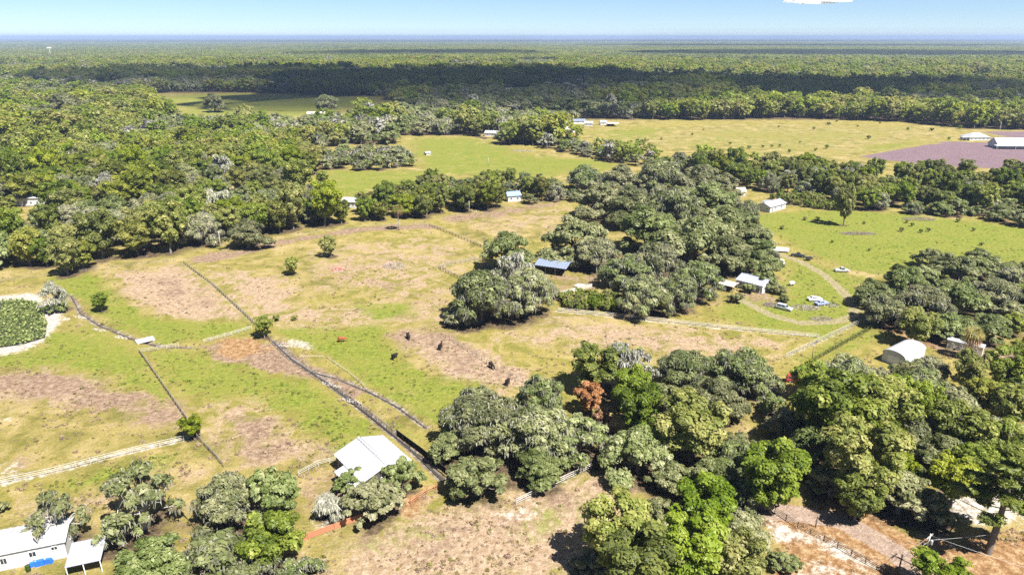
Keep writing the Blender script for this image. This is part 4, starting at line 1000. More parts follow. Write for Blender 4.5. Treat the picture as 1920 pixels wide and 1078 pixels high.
def building(name, label, cat, x_, y_, rz, L, W, eave, ridge, wall, roof, over=.45, opens=(), hip=False, openside=False, group=None, z0=0):
    o = thing(name, label, cat, (x_, y_, land_height(x_, y_) if y_ < 800 else 0), rz, group)
    m = MB(); hl, hw = L / 2, W / 2
    if openside:
        for px in np.linspace(-hl + .2, hl - .2, max(2, int(L / 3) + 1)):
            for py in (-hw + .2, hw - .2): MB().tube([(px, py, -.3), (px, py, eave)], .09, 6).build('post', POSTWOOD, o)
        m.box((-hl * .3, hw * .45, (eave - .3) / 2), (L * .62, W * .5, eave - .3)); m.build('stall_block', DARKWALL, o)
    else:
        ze = ridge - .12 if not hip else eave
        a_ = [(-hl, -hw, -.4), (hl, -hw, -.4), (hl, hw, -.4), (-hl, hw, -.4), (-hl, -hw, eave), (hl, -hw, eave), (hl, hw, eave), (-hl, hw, eave)]
        m.v = a_ + [(-hl, 0, ze), (hl, 0, ze)]
        m.f = [[0, 1, 5, 4], [2, 3, 7, 6], [1, 2, 6, 9, 5], [3, 0, 4, 8, 7], [4, 5, 9, 8], [6, 7, 8, 9]]; m.sm = [False] * 6; m.build('wall', wall, o)
        # skirting course along the foot of the walls
        m = MB(); m.box((0, 0, .12), (L + .06, W + .06, .3)); m.build('plinth', CONCRETE, o)
    k = (ridge - eave) / hw; ez = eave - over * k; ol, ow = hl + over, hw + over; n = max(4, int((L + 2 * over) / .95))
    if not hip:
        for s_ in (-1, 1):
            m = MB(); wavy(m, (-ol, s_ * ow, ez + .05), (ol, s_ * ow, ez + .05), (-ol, s_ * .02, ridge + .05), (ol, s_ * .02, ridge + .05), n, .075, .06); m.build('roof_panel', roof, o)
        m = MB(); m.box((0, 0, ridge + .09), (2 * ol + .02, .32, .07)); m.build('ridge_cap', roof, o)
    else:
        rl = max(.2, hl - hw)
        for s_ in (-1, 1):
            m = MB(); m.poly([(-ol, s_ * ow, ez), (ol, s_ * ow, ez), (rl, 0, ridge), (-rl, 0, ridge)]); m.poly([(-ol, s_ * ow, ez - .1), (ol, s_ * ow, ez - .1), (ol, s_ * ow, ez), (-ol, s_ * ow, ez)]); m.build('roof_panel', roof, o)
            m = MB(); m.poly([(s_ * ol, -ow, ez), (s_ * ol, ow, ez), (s_ * rl, 0, ridge)]); m.poly([(s_ * ol, -ow, ez - .1), (s_ * ol, ow, ez - .1), (s_ * ol, ow, ez), (s_ * ol, -ow, ez)]); m.build('roof_panel', roof, o)
    for s_ in opens: opening(o, *s_[:5], L, W, *s_[5:])
    return o
def lean_roof(o, x0, x1, y0, y1, z0, z1, mat, name='porch_roof', posts=True, n=None):
    """a single slope carried on posts, in the frame of its building: y0 is the low edge"""
    m = MB(); wavy(m, (x0, y0, z0), (x1, y0, z0), (x0, y1, z1), (x1, y1, z1), n or max(4, int(abs(x1 - x0) / .45)), .04, .05); rf = m.build(name, mat, o)
    if posts:
        for px in np.linspace(x0 + .15 * np.sign(x1 - x0), x1 - .15 * np.sign(x1 - x0), 3): MB().box((px, y0 + .12 * np.sign(y1 - y0), (z0 - .3) / 2), (.12, .12, z0 + .2)).build('porch_post', TRIM, o)
    return rf
BD = lambda px, py, z=0: P(px, py, z)
p = BD(698.5, 845, 4.9)
o = building('barn', 'white metal roofed barn half hidden by oaks in the foreground', 'barn', p.x, p.y, R(-51), 11.4, 10.2, 3.3, 4.9, DARKWALL, WHITEROOF, .35, (('S', -3.5, 2.4, 2.4, 1.2, 'door', DARKWALL), ('W', 1.5, 2.4, 2.4, 1.2, 'door', DARKWALL), ('E', 0, 3.2, 2.6, 1.3, 'door', DARKWALL)))  # dark walls and doors stand in for shade inside the open-sided barn
lean_roof(o, -1.6, 5.9, -7.5, -5.35, 2.55, 3.1, WHITEROOF, 'lean_to_roof')
for u in (-.35, .35): MB().tube([(-5.9, u, 5.0 + .0), (5.9, u, 5.0)], .035, 4).build('ridge_flashing', STEEL, o)
# mobile home, lower left
o = building('mobile_home', 'long white mobile home with pale roof at the lower left corner', 'house', -81.9, 90.1, R(19.6), 17.0, 6.4, 3.25, 4.05, WHITEWALL, WHITEROOF, .3,
             (('S', 7.0, 1.0, .8, 2.3), ('S', 3.9, 1.1, 1.1, 2.0), ('S', 3.9, .5, .5, .75), ('S', -.1, 1.0, 1.3, 1.8), ('S', -4.5, 1.0, 1.2, 1.8), ('E', 0, 1.0, 1.1, 1.9)))
lean_roof(o, 9.6, 14.6, -8.8, -3.4, 2.3, 2.75, PALEROOF, 'porch_roof')
m = MB(); m.box((0, 0, .3), (1.4, .8, 1.0), .1, .7); m.box((1.2, .1, .25), (1.2, .7, .9), -.2, .65); m.box((-1.1, .1, .2), (1.1, .7, .8), .3, .6)
q = BD(76, 1058); tag(m.build('tarp_covered_stack', BLUETARP, None, (q.x, q.y, .1), R(19)), 'bright blue tarpaulin heap against the white mobile home wall', 'tarp')
q = BD(54, 1070); m = MB(); m.lathe([(.32, 0), (.36, .1), (.36, .9), (.33, 1.0), (.38, 1.02), (.38, 1.1), (.05, 1.15)], 12); tag(m.build('garbage_bin', LILY, None, (q.x, q.y, 0)), 'dark green bin left of the blue tarpaulin heap', 'bin')
q = BD(383, 1046); building('shed', 'small white shed between oaks at the bottom edge', 'shed', q.x, q.y, R(75), 2.6, 2.0, 2.1, 2.7, WHITEWALL, WHITEROOF, .15, (('E', 0, .8, 1.7, .9, 'door', TRIM),))
# white house by the track
o = building('farmhouse', 'white house with grey metal roof beside the looping track', 'house', 82.4, 218.2, R(-46), 9.4, 7.6, 2.9, 4.1, WHITEWALL, PALEROOF, .4,
             (('S', -3.2, 1.0, 1.2, 1.6), ('S', -1.2, .9, 2.0, 1.05, 'door', GLASS), ('S', 1.0, 1.0, 1.2, 1.6), ('S', 3.2, 1.2, 1.9, 1.0, 'door', GLASS), ('E', -2.0, 1.0, 1.4, 1.6), ('E', 0.6, 1.0, 1.2, 1.6), ('E', 2.6, 1.0, 1.4, 1.6)))
q = BD(1366, 530, 2.4); o = building('carport', 'dark open carport at the left end of the white house', 'carport', q.x, q.y, R(-40), 5.2, 4.4, 2.3, 2.75, DARKWALL, TANROOF, .3, openside=True)
# arched white shed
def arched(name, label, x_, y_, rz, L, W, wallh, rise, wall, roof, opens=()):
    o = thing(name, label, 'shed', (x_, y_, land_height(x_, y_)), rz); n = 12; m = MB(); hl = L / 2; sec = [(-W / 2, -.3), (-W / 2, wallh)] + [(-W / 2 * math.cos(math.pi * k / n), wallh + rise * math.sin(math.pi * k / n)) for k in range(1, n)] + [(W / 2, wallh), (W / 2, -.3)]
    for s_ in (-1, 1): m.poly([(s_ * hl, a_, b_) for a_, b_ in sec])
    for s_ in (0, len(sec) - 2): m.poly([(-hl, *sec[s_]), (hl, *sec[s_]), (hl, *sec[s_ + 1]), (-hl, *sec[s_ + 1])])
    m.build('wall', wall, o); m = MB(); ov = .25; K = max(6, int(L / .8)); i = 0
    arc = [(-(W / 2 + .06) * math.cos(math.pi * k / n), wallh + .02 + (rise + .06) * math.sin(math.pi * k / n)) for k in range(n + 1)]; nn_ = len(arc)
    xs_ = np.linspace(-hl - ov, hl + ov, K + 1)
    for k, X in enumerate(xs_):
        for a_, b_ in arc: m.v.append((X, a_ * (1.0 + .006 * (k % 2)), b_ + .03 * (k % 2)))
    for k in range(K):
        for j in range(nn_ - 1): m.f.append([k * nn_ + j, (k + 1) * nn_ + j, (k + 1) * nn_ + j + 1, k * nn_ + j + 1]); m.sm.append(False)
    rf = m.build('roof', roof, o); rf.modifiers.new('sheet', 'SOLIDIFY').thickness = .05
    for s_ in opens: opening(o, *s_[:5], L, W, *s_[5:])
    return o
arched('arched_shed', 'white arched roof shed behind the trees at lower right', 103.4, 163.2, R(35.5), 10.6, 5.8, 2.6, 1.3, WHITEWALL, WHITEROOF, (('W', 0, 3.0, 2.5, 1.25, 'door', TRIM),))
o = arched('beige_trailer', 'long beige trailer with two small windows by the right grove', 123.0, 168.4, R(-40), 8.2, 2.7, 2.5, .35, BEIGEWALL, WHITEROOF, (('S', -.9, .55, .9, 1.6), ('S', 2.6, .65, .7, 1.5), ('S', -2.8, .7, 1.7, 1.0, 'door', BEIGEWALL)))
for px in (-2.2, 2.2):
    for s_ in (-1, 1): MB().tube([(px, s_ * 1.36, .28), (px, s_ * 1.5, .28)], .3, 10).build('wheel', TYRE, o)
# tin roofed pole barn
q = BD(1040, 492, 3.8); o = building('pole_barn', 'blue grey tin roofed pole barn among the central oaks', 'barn', q.x, q.y + 1, R(-24), 11.5, 8.6, 3.2, 4.2, DARKWALL, GREYROOF, .4, openside=True)
q = BD(1087, 537); m = MB()
o = thing('stacked_panels', 'pale stacked roofing panels on the ground near the pole barn', 'panels', (q.x, q.y, .1), R(-30))
for k in range(3): MB().box((k * .1, -1 + k * 1.0, .25 + .04 * k), (3.2, .85, .10), .05 * k).build('panel', CONCRETE, o)
for k in (-1.2, 1.2): MB().box((k, 0, .08), (.15, 3.0, .2)).build('bearer', POSTWOOD, o)
# house at the right field
o = building('field_house', 'white house with grey roof at the top of the bright right field', 'house', 128.1, 330.4, R(39), 14.0, 7.2, 2.9, 4.4, WHITEWALL, PALEROOF, .45, (('W', 1.6, 1.1, 1.0, 1.7), ('W', -2.2, .9, .9, 1.6), ('S', -5.0, .9, 2.0, 1.0, 'door', GLASS), ('S', -2.0, 1.1, 1.1, 1.6), ('S', 3.0, 1.1, 1.1, 1.6)))
lean_roof(o, 2.0, 7.4, 7.4, 4.0, 2.4, 2.9, PALEROOF, 'back_porch_roof')
def far_house(px, py, w, d, rz, wall, roof, label, name='house', eave=2.8, hip=False, opens=4, ridge=1.5, cat='house'):
    q = BD(px, py); ops = [('S', (k + .5) / opens * w - w / 2, 1.1, 1.2, 1.6) for k in range(opens)]
    return building(name, label, cat, q.x, q.y + d / 2, R(rz), w, d, eave, eave + ridge, wall, roof, .5, ops, hip)
far_house(1388, 368, 5, 4, 10, WHITEWALL, TANROOF, 'small white outbuilding left of the field house', 'outbuilding', cat='shed', opens=1)
far_house(1078, 233, 20, 8, 8, WHITEWALL, GREYROOF, 'long white house beyond the far field, left of the small cabin', 'ranch_house')
far_house(1104, 237, 7.5, 5, -8, WHITEWALL, WHITEROOF, 'small pale cabin right of the long far house', 'cabin', cat='cabin', opens=2)
far_house(1131, 235, 6, 4, 5, WHITEWALL, WHITEROOF, 'tiny white shed beside the open shelter beyond the far field', 'shed', cat='shed', opens=1)
q = BD(1148, 237); building('open_shelter', 'open sided pinkish shelter at the edge of the tan field', 'shelter', q.x, q.y, R(0), 11, 6, 2.8, 3.6, DARKWALL, TANROOF, .4, openside=True)
far_house(1060, 249, 17, 8, 4, BEIGEWALL, TANROOF, 'pale tan roofed house behind the line of trees', 'ranch_house', ridge=2.0)
far_house(930, 256, 18, 9, -14, WHITEWALL, WHITEROOF, 'white roofed house at the corner of the far bright field', 'ranch_house')
far_house(963, 176, 26, 12, 25, WHITEWALL, WHITEROOF, 'white roof alone inside the dark far wood', 'ranch_house', ridge=4, eave=4)
far_house(1405, 163, 30, 14, -6, BEIGEWALL, TANROOF, 'tan house in a clearing of the far right wood', 'ranch_house', ridge=4, eave=4)
far_house(592, 219, 19, 9, 5, BEIGEWALL, TANROOF, 'tan roofed house above the bright left wood', 'ranch_house', ridge=2)
far_house(205, 162, 30, 12, 3, BEIGEWALL, TANROOF, 'long tan building in the far upper left wood', 'ranch_house', ridge=3)
far_house(150, 147, 40, 12, 4, WHITEWALL, WHITEROOF, 'long pale shed at the upper left beside a small field', 'long_shed', cat='shed', ridge=2)
far_house(52, 386, 12, 7, 6, WHITEWALL, WHITEROOF, 'white roof in the middle of the left wood', 'ranch_house', eave=4)
far_house(660, 390, 9, 6, -10, WHITEWALL, WHITEROOF, 'white roof behind the tree row, left of the palm', 'ranch_house', eave=3.2)
far_house(872, 372, 5.5, 5, 0, WHITEWALL, GREYROOF, 'grey roofed shed in the tree row behind the pasture', 'shed', cat='shed', eave=3.2, opens=1)
far_house(961, 378, 7, 6, 20, WHITEWALL, BLUEROOF, 'blue roofed cottage in the tree row behind the pasture', 'cottage', eave=3.2, opens=2)
far_house(95, 249, 16, 8, 0, WHITEWALL, GREYROOF, 'pale farm building under the big round tree at upper left', 'farm_building', opens=3)
far_house(70, 243, 10, 6, 30, WHITEWALL, WHITEROOF, 'white shed at the far upper left edge', 'shed', cat='shed', opens=2)
far_house(960, 219, 24, 7, 0, BEIGEWALL, TANROOF, 'low brown building at the edge of the dark wood', 'long_shed', cat='shed', opens=3)
far_house(1005, 217, 20, 7, 0, BEIGEWALL, TANROOF, 'pinkish low building right of the low brown one', 'long_shed', cat='shed', opens=3)
far_house(358, 158, 10, 8, 0, WHITEWALL, WHITEROOF, 'tiny white house in the far shaded wood', 'house', opens=1)
far_house(801, 291, 3.6, 2.8, 40, WHITEWALL, WHITEROOF, 'tiny white shelter alone in the far bright field', 'field_shelter', cat='shelter', eave=1.6, ridge=.6, opens=1)
o = far_house(1836, 264, 17, 12, 2, WHITEWALL, WHITEROOF, 'white hip roofed house, left of the pair above the purple field', 'hip_roof_house', hip=True, opens=5, ridge=3.0)
lean_roof(o, -14, -8, -5.5, -1, 2.5, 2.7, WHITEROOF, 'porch_roof')
o = far_house(1898, 279, 21, 13, -3, WHITEWALL, WHITEROOF, 'white house with a wide porch roof at the right edge above the purple field', 'porch_house', opens=6, ridge=4.5)
lean_roof(o, -14, 14, -11, -6.4, 2.4, 2.9, WHITEROOF, 'porch_roof')
q = BD(1870, 263); tag(MB().tube([(0, 0, -.3), (0, 0, 14)], [.16, .08], 8).build('mast', CONCRETE, None, (q.x, q.y, 0)), 'tall thin pale mast between the two white roofed houses', 'mast')
o = thing('collapsed_greenhouse', 'low dark and white collapsed frame at the edge of the tan field', 'greenhouse', (*G2(1520, 298), 0), R(4))
for k in range(4):
    m = MB(); m.tube([(-7 + k * 4.6, -2.5, 0), (-7 + k * 4.6, -2, 1.4), (-7 + k * 4.6, 0, 2.0 - .25 * k % 2), (-7 + k * 4.6, 2, 1.3), (-7 + k * 4.6, 2.5, 0)], .07, 5); m.build('hoop', STEEL, o)
m = MB(); wavy(m, (-7, -2, 1.5), (2, -2, 1.3), (-7, 1.8, 1.7), (2, 1.8, 1.5), 8, .05, .05); m.build('cover_sheet', WHITEROOF, o)
m = MB(); wavy(m, (3, -2.2, .9), (7.5, -2.2, .5), (3, 1.8, 1.6), (7.5, 1.8, 1.2), 5, .05, .05); m.build('cover_sheet', BLACKNET, o)

# ------------------------------------------------------------------ fences
def along(pts, step):
    out = []; acc = 0.0
    for p_, q_ in zip(pts[:-1], pts[1:]):
        L_ = math.dist(p_, q_); s_ = acc
        while s_ < L_: out.append((p_[0] + (q_[0] - p_[0]) * s_ / L_, p_[1] + (q_[1] - p_[1]) * s_ / L_)); s_ += step
        acc = s_ - L_
    out.append(tuple(pts[-1])); return out
POSTS = {}
def fence(label, pts, step=2.6, h=1.3, pr=.075, rails=(.45, .85, 1.2), mat=POSTWOOD, rmat=None, rr=.05, name='rail_fence', rail_name='rail', lean=.03, sheet=None):
    P0 = pts[0]; o = thing(name, label, 'fence', (P0[0], P0[1], land_height(*P0)))
    key = (h, pr, mat.name)
    if key not in POSTS: POSTS[key] = MB().tube([(0, 0, -.4), (0, 0, h)], [pr * 1.05, pr * .9], 6, smooth=False).mesh('post', mat)
    z0 = land_height(*P0); sp = along(pts, step)
    for q_ in sp:
        w = link('post', POSTS[key], o, (q_[0] - P0[0], q_[1] - P0[1], land_height(*q_) - z0)); w.rotation_euler = (rng.normal() * lean, rng.normal() * lean, rng.uniform(0, 3)); w.scale.z = rng.uniform(.92, 1.06)
    for z_ in rails:
        MB().tube([(q_[0] - P0[0] + rng.normal() * .015, q_[1] - P0[1], land_height(*q_) - z0 + z_ + rng.normal() * .03) for q_ in sp], rr, 4, smooth=False).build(rail_name, rmat or mat, o)
    if sheet is not None:
        sm_, sh = sheet
        for q_, w in zip(sp[:-1], sp[1:]):
            d = Vector((w[0] - q_[0], w[1] - q_[1])); m = MB(); m.box((0, 0, sh / 2 + .04), (d.length - .06, .04, sh)); m.build('panel', sm_, o, ((q_[0] + w[0]) / 2 - P0[0], (q_[1] + w[1]) / 2 - P0[1], land_height(*q_) - z0), math.atan2(d.y, d.x))
    return o
fence('dark rail fence running down the left side of the main pasture', gp((345, 495), (400, 536), (475, 606)), 2.2, 1.35, .12, (.4, .8, 1.2), POSTWOOD, rr=.06)
fence('pale post fence from the round corner tree to the creek', gp((472, 617), (430, 630), (382, 643)), 2.0, 1.3, .08, (.4, .8, 1.15), PALEWOOD, rr=.045)
fence('short pale fence right of the concrete bridge', gp((262, 661), (300, 656), (335, 650)), 2.2, 1.3, .06, (.4, .8, 1.15), PALEWOOD, rr=.03)
fence('dark straight rail fence dividing the two left paddocks', gp((262, 661), (300, 715), (352, 790)), 2.1, 1.3, .09, (.4, .8, 1.15), POSTWOOD, rr=.045)
fence('dark rail fence running from the yellow tree towards the oaks', gp((370, 822), (395, 848), (420, 876)), 2.1, 1.3, .09, (.4, .8, 1.15), POSTWOOD, rr=.045)
fence('long pale rail fence across the lower left pasture', gp((-30, 914), (100, 886), (240, 850), (345, 826)), 2.5, 1.35, .075, (.4, .8, 1.2), PALEWOOD, rr=.05)
fence('dark rail fence along the creek towards the barn', gp((506, 638), (540, 672), (592, 708), (640, 738), (700, 783), (744, 818)), 2.2, 1.3, .08, (.4, .8, 1.2), POSTWOOD, rr=.035)
fence('black shade cloth fence behind the barn', gp((744, 818), (790, 852), (838, 892)), 2.4, 1.7, .06, (1.65,), DARKWOOD, rr=.03, name='shade_cloth_fence', sheet=(BLACKNET, 1.6))
fence('brown rail fence between main pasture and back paddock', gp((805, 424), (850, 442), (903, 464)), 2.4, 1.45, .10, (.45, .9, 1.35), POSTWOOD, rr=.07)
fence('small pen fence left of the pasture oaks', gp((900, 487), (850, 495), (822, 503), (845, 516), (880, 533)), 2.0, 1.4, .10, (.5, .95, 1.3), POSTWOOD, rr=.06)
fence('line of dark posts below the cattle towards the oak wood', gp((828, 628), (870, 655), (925, 691), (1018, 735)), 2.3, 1.3, .10, (.5, 1.0), POSTWOOD, rr=.02, rail_name='wire')
fence('low pale fence along the lane right of the pasture oaks', gp((1046, 583), (1200, 599), (1400, 620), (1535, 633)), 3.0, 1.2, .07, (.3, .7, 1.1), PALEWOOD, rr=.06)
fence('pale post fence climbing to the right grove', gp((1472, 672), (1540, 640), (1600, 612), (1640, 602)), 2.2, 1.6, .09, (.5, 1.0, 1.45), PALEWOOD, rr=.04)
fence('red brown cedar fence at the foot of the lawn trees', gp((552, 1020), (600, 1002), (690, 969)), 2.3, 1.25, .07, (.25, .7, 1.15), REDWOOD, rr=.055, name='cedar_fence', sheet=(REDWOOD, 1.15))
fence('short brown rail fence and gate right of the barn', gp((770, 945), (800, 926), (845, 906)), 2.0, 1.4, .08, (.4, .8, 1.25), REDWOOD, rr=.05)
fence('grey rail fence below the mossy oaks', gp((968, 946), (1030, 915), (1108, 879)), 2.3, 1.35, .08, (.35, .75, 1.2), PALEWOOD, rr=.065)
fence('dark four rail fence beside the sandy drive', gp((1452, 962), (1500, 992), (1560, 1022), (1670, 1082)), 2.3, 1.3, .075, (.3, .62, .94, 1.24), DARKWOOD, rr=.05)
fence('wire fence along the edge of the left wood', gp((-60, 536), (100, 517), (190, 506), (330, 489)), 3.2, 1.25, .07, (.4, .8, 1.15), POSTWOOD, rr=.02, rail_name='wire', name='wire_fence')
fence('wire fence under the trees at the back of the pasture', gp((470, 464), (560, 443), (680, 426), (800, 422)), 3.4, 1.25, .07, (.4, .8, 1.15), POSTWOOD, rr=.02, rail_name='wire', name='wire_fence')
fence('grey board fence in front of the pole barn', gp((1040, 556), (1075, 547), (1110, 538)), 2.2, 1.5, .07, (.4, 1.3), POSTWOOD, rr=.04, name='board_fence', sheet=(PALEWOOD, 1.35))
fence('thin white rail in the wet patch above the creek', gp((562, 671), (606, 671)), 2.6, .7, .05, (.6,), PALEWOOD, rr=.05)
fence('thin pale rail slanting down to the small creek', gp((615, 673), (650, 697), (684, 725)), 2.6, .7, .05, (.6,), PALEWOOD, rr=.05)
fence('short rail fence left of the barn wall', gp((560, 892), (595, 874), (640, 862)), 2.2, 1.25, .08, (.4, .8, 1.15), PALEWOOD, rr=.04)

# hedge of vines on a fence
def leafy(name, label, cat, pts, w, h, n, size, mat, group=None):
    sp = densify(pts, .8); C = []; i = rng.integers(0, len(sp), n); base = np.array(sp)[i]
    C = np.c_[base + rng.normal(size=(n, 2)) * w * .5, np.abs(rng.normal(size=n)) * h * .45]; C[:, 2] = np.clip(C[:, 2], .05, h)
    Nn = rng.normal(size=(n, 3)) * .7 + np.array([0, 0, .6]); v_, f_ = leaf_quads(C - np.array([*sp[0], 0]), Nn, size * rng.uniform(.6, 1.3, n))
    o = thing(name, label, cat, (*sp[0], 0)); link('foliage', mesh_np('foliage', v_, f_, mat, np.clip(rng.normal(.4, .2, n), 0, 1)), o)
    m = MB(); m.tube([(q_[0] - sp[0][0], q_[1] - sp[0][1], h * .3) for q_ in sp[::3]], .05, 4); m.build('stem', BARK, o); return o
leafy('vine_hedge', 'low dark green vine hedge running up to the right grove', 'hedge', gp((1524, 676), (1590, 640), (1650, 606)), .55, 1.1, 3800, .16, BROAD)

# rough grass tufts over the pastures
tq = []
for k in range(3):
    n = 26; a_ = rng.uniform(0, 6.28, n); u = np.sqrt(rng.random(n)) * .32; C = np.c_[u * np.cos(a_), u * np.sin(a_), rng.uniform(.04, .16, n)]; v_, f_ = leaf_quads(C, rng.normal(size=(n, 3)) * .6 + np.array([0, 0, .8]), rng.uniform(.07, .16, n), .5)
    tq.append(mesh_np('tuft', v_, f_, [TUFT, DRYTUFT, BROAD][k], rng.uniform(0, 1, n)))
tc_ = bpy.data.collections.new('tuft_prototypes')
for k, me_ in enumerate(tq): tc_.objects.link(bpy.data.objects.new('tuft_%d' % k, me_))
N = 32000; yy_ = 78 * (360 / 78) ** rng.random(N); xx_ = rng.uniform(-1, 1, N) * (yy_ * .84 + 10)
def at_grid(arr, X, Y): return arr.reshape(ny, nx)[np.clip(np.searchsorted(yarr, Y), 0, ny - 1), np.clip(np.searchsorted(xarr, X), 0, nx - 1)]
keep = (at_grid(litter, xx_, yy_) < .3) & (at_grid(sand, xx_, yy_) < .3) & (at_grid(creek, xx_, yy_) < .2) & (at_grid(pond, xx_, yy_) < .1) & (at_grid(track, xx_, yy_) < .3) & (at_grid(drive, xx_, yy_) < .3)
keep &= (noise2(xx_, yy_, .12, 41) + noise2(xx_, yy_, .5, 42) * .8 + rng.normal(size=N) * .3) > .1
xx_, yy_ = xx_[keep], yy_[keep]; n = len(xx_); lz = at_grid(gz, xx_, yy_); lu, dr = at_grid(lush, xx_, yy_), at_grid(dry, xx_, yy_)
pk_ = np.where(lu > .4, np.where(rng.random(n) < .6, 2, 0), np.where(rng.random(n) < .85, 1, 0))
tm_ = bpy.data.meshes.new('grass_tufts'); tm_.vertices.add(n); tm_.vertices.foreach_set('co', np.c_[xx_, yy_, lz].astype(np.float32).ravel())
at = tm_.attributes.new('pick', 'INT', 'POINT'); at.data.foreach_set('value', pk_.astype(np.int32)); at = tm_.attributes.new('turn', 'FLOAT', 'POINT'); at.data.foreach_set('value', rng.uniform(0, 6.28, n).astype(np.float32))
at = tm_.attributes.new('size', 'FLOAT_VECTOR', 'POINT'); at.data.foreach_set('vector', np.repeat(rng.lognormal(-.2, .4, n).clip(.35, 1.8)[:, None], 3, 1).astype(np.float32).ravel())
to_ = tag(link('grass_tufts', tm_), 'rough grass tufts scattered over the pastures', 'grass', kind='stuff'); ng2 = ng.copy()
for q in ng2.nodes:
    if q.bl_idname == 'GeometryNodeCollectionInfo': q.inputs['Collection'].default_value = tc_
to_.modifiers.new('scatter', 'NODES').node_group = ng2

# ------------------------------------------------------------------ poles and wires
q = BD(1728, 1066); o = thing('power_pole', 'tall power pole with crossarm and transformer above the sandy drive', 'power pole', (q.x, q.y, 0))
MB().tube([(0, 0, -.5), (0, 0, 3.5), (.02, 0, 6.9)], [.12, .11, .09], 10).build('pole', PALEWOOD, o)
MB().box((0, 0, 6.3), (1.9, .10, .12), R(35)).build('crossarm', POSTWOOD, o)
for k in (-.85, -.45, .45, .85): MB().lathe([(.05, 0), (.06, .06), (.03, .1), (.06, .14), (.03, .2)], 8, (k * math.cos(R(35)), k * math.sin(R(35)), 6.36)).build('insulator', TRIM, o)
MB().lathe([(.02, 0), (.20, .02), (.21, .1), (.21, .75), (.17, .85), (.03, .88)], 12, (.30, -.22, 5.0)).build('transformer', STEEL, o)
A = Vector((q.x, q.y, 6.6)); q2 = BD(1682, 1080)
o = thing('service_pole', 'shorter dark pole left of the power pole at the bottom edge', 'power pole', (q2.x, q2.y, 0)); MB().tube([(0, 0, -.5), (.03, 0, 4.3)], [.13, .10], 8).build('pole', DARKWOOD, o); MB().box((0, 0, 4.2), (.3, .16, .22)).build('bracket', STEEL, o)
def wire(label, a_, b_, sag, r_=.022):
    pts_ = [Vector(a_).lerp(Vector(b_), k / 12) - Vector((0, 0, sag * 4 * (k / 12) * (1 - k / 12))) for k in range(13)]; o_ = pts_[0]
    tag(MB().tube([p_ - o_ for p_ in pts_], r_, 4).build('power_wire', STEEL, None, o_), label, 'wire', 'wires at the power pole')
wire('upper wire from the power pole to the shorter pole', A, (q2.x, q2.y, 4.2), .25); wire('lower wire from the power pole to the shorter pole', A - Vector((0, 0, 1.2)), (q2.x, q2.y, 3.9), .25)
wire('long wire from the power pole towards the bottom right corner', A, (96, 70, 6.4), .7); wire('wire from the power pole to the right through the pine', A - Vector((0, 0, .9)), (92, 92, 5.6), .6)
q = BD(1522, 674); o = thing('yard_lamp', 'tall dark yard lamp post beside the vine hedge', 'lamp post', (q.x, q.y, 0)); MB().tube([(0, 0, -.4), (.02, 0, 5.2)], [.13, .10], 8).build('pole', POSTWOOD, o)
MB().tube([(0, 0, 5.0), (.35, -.1, 5.35)], .04, 6).build('arm', STEEL, o); MB().lathe([(.05, .25), (.12, .2), (.30, 0), (.22, -.08), (.05, -.12)], 10, (.4, -.12, 5.25)).build('lamp_shade', CARDARK, o)
for px, py, h_, lb in ((415, 470, 8, 'bare pole against the left wood above the pasture corner'), (916, 312, 6, 'thin pole standing alone in the far bright field'), (880, 402, 6.5, 'grey pole in the middle of the tree row behind the pasture'), (893, 402, 2.2, 'short leaning stub of a post below the tree row'), (96, 108, 40, 'slender white tower far off at upper left'), (1529, 988, 1.9, 'short dark post standing in the sandy drive')):
    q = BD(px, py); r_ = .11 if h_ < 20 else 1.2; o = thing('pole', lb, 'pole', (q.x, q.y, 0)); MB().tube([(0, 0, -.4), (0, 0, h_)], [r_, r_ * .8], 8).build('shaft', PALEWOOD if h_ != 1.9 else DARKWOOD, o)
    if h_ > 20:
        for s_ in (-1, 1): MB().box((s_ * 5, 0, h_ - 2), (7, 4, 5)).build('tank', TRIM, o)
    elif h_ > 3: MB().box((0, 0, h_ - .3), (1.2, .1, .1)).build('crossarm', POSTWOOD, o)
    else: MB().box((0, 0, h_ * .7), (.42, .06, .09)).build('crossbar', DARKWOOD, o)

# ------------------------------------------------------------------ palms
def palm(px, py, H0, label, dead):
    q = BD(px, py); o = thing('cabbage_palm', label, 'palm', (q.x, q.y, 0)); MB().tube([(0, 0, -.4), (.08, 0, H0 * .4), (0, .1, H0 * .75), (.1, 0, H0)], [.26, .22, .20, .2], 8).build('trunk', PALEBARK, o)
    for part, n, lo, hi, mt in (('fronds', 46, -.25, 1.3, PALMF), ('dry_fronds', dead, -1.2, -.5, DRYF)):
        V_, F_, T_ = [], [], []
        for k in range(n):
            az, el = rng.uniform(0, 6.28), rng.uniform(lo, hi); d = np.array([math.cos(az) * math.cos(el), math.sin(az) * math.cos(el), math.sin(el)]); side = np.cross(d, [0, 0, 1.0]); side /= np.linalg.norm(side); upv = np.cross(side, d); L_ = rng.uniform(1.9, 2.7); c0 = np.array([.1, 0, H0]) + d * .9
            for j in range(9):
                a_ = (j - 4) * .33; dd = d * math.cos(a_) + side * math.sin(a_); i = len(V_); e_ = c0 + dd * L_ - np.array([0, 0, .45 * L_ * L_ * .4]); w_ = np.cross(dd, upv) * .09
                V_ += [c0, c0 + dd * L_ * .5 + w_, e_, c0 + dd * L_ * .5 - w_]; F_.append([i, i + 1, i + 2, i + 3]); T_.append(rng.uniform(0, 1))
        if n: link(part, mesh_np(part, np.array(V_), np.array(F_), mt, T_), o)
palm(748, 432, 9.5, 'yellow green cabbage palm with pale trunk behind the main pasture', 4)
palm(1813, 672, 7.0, 'cabbage palm with brown skirt in front of the beige trailer', 40)
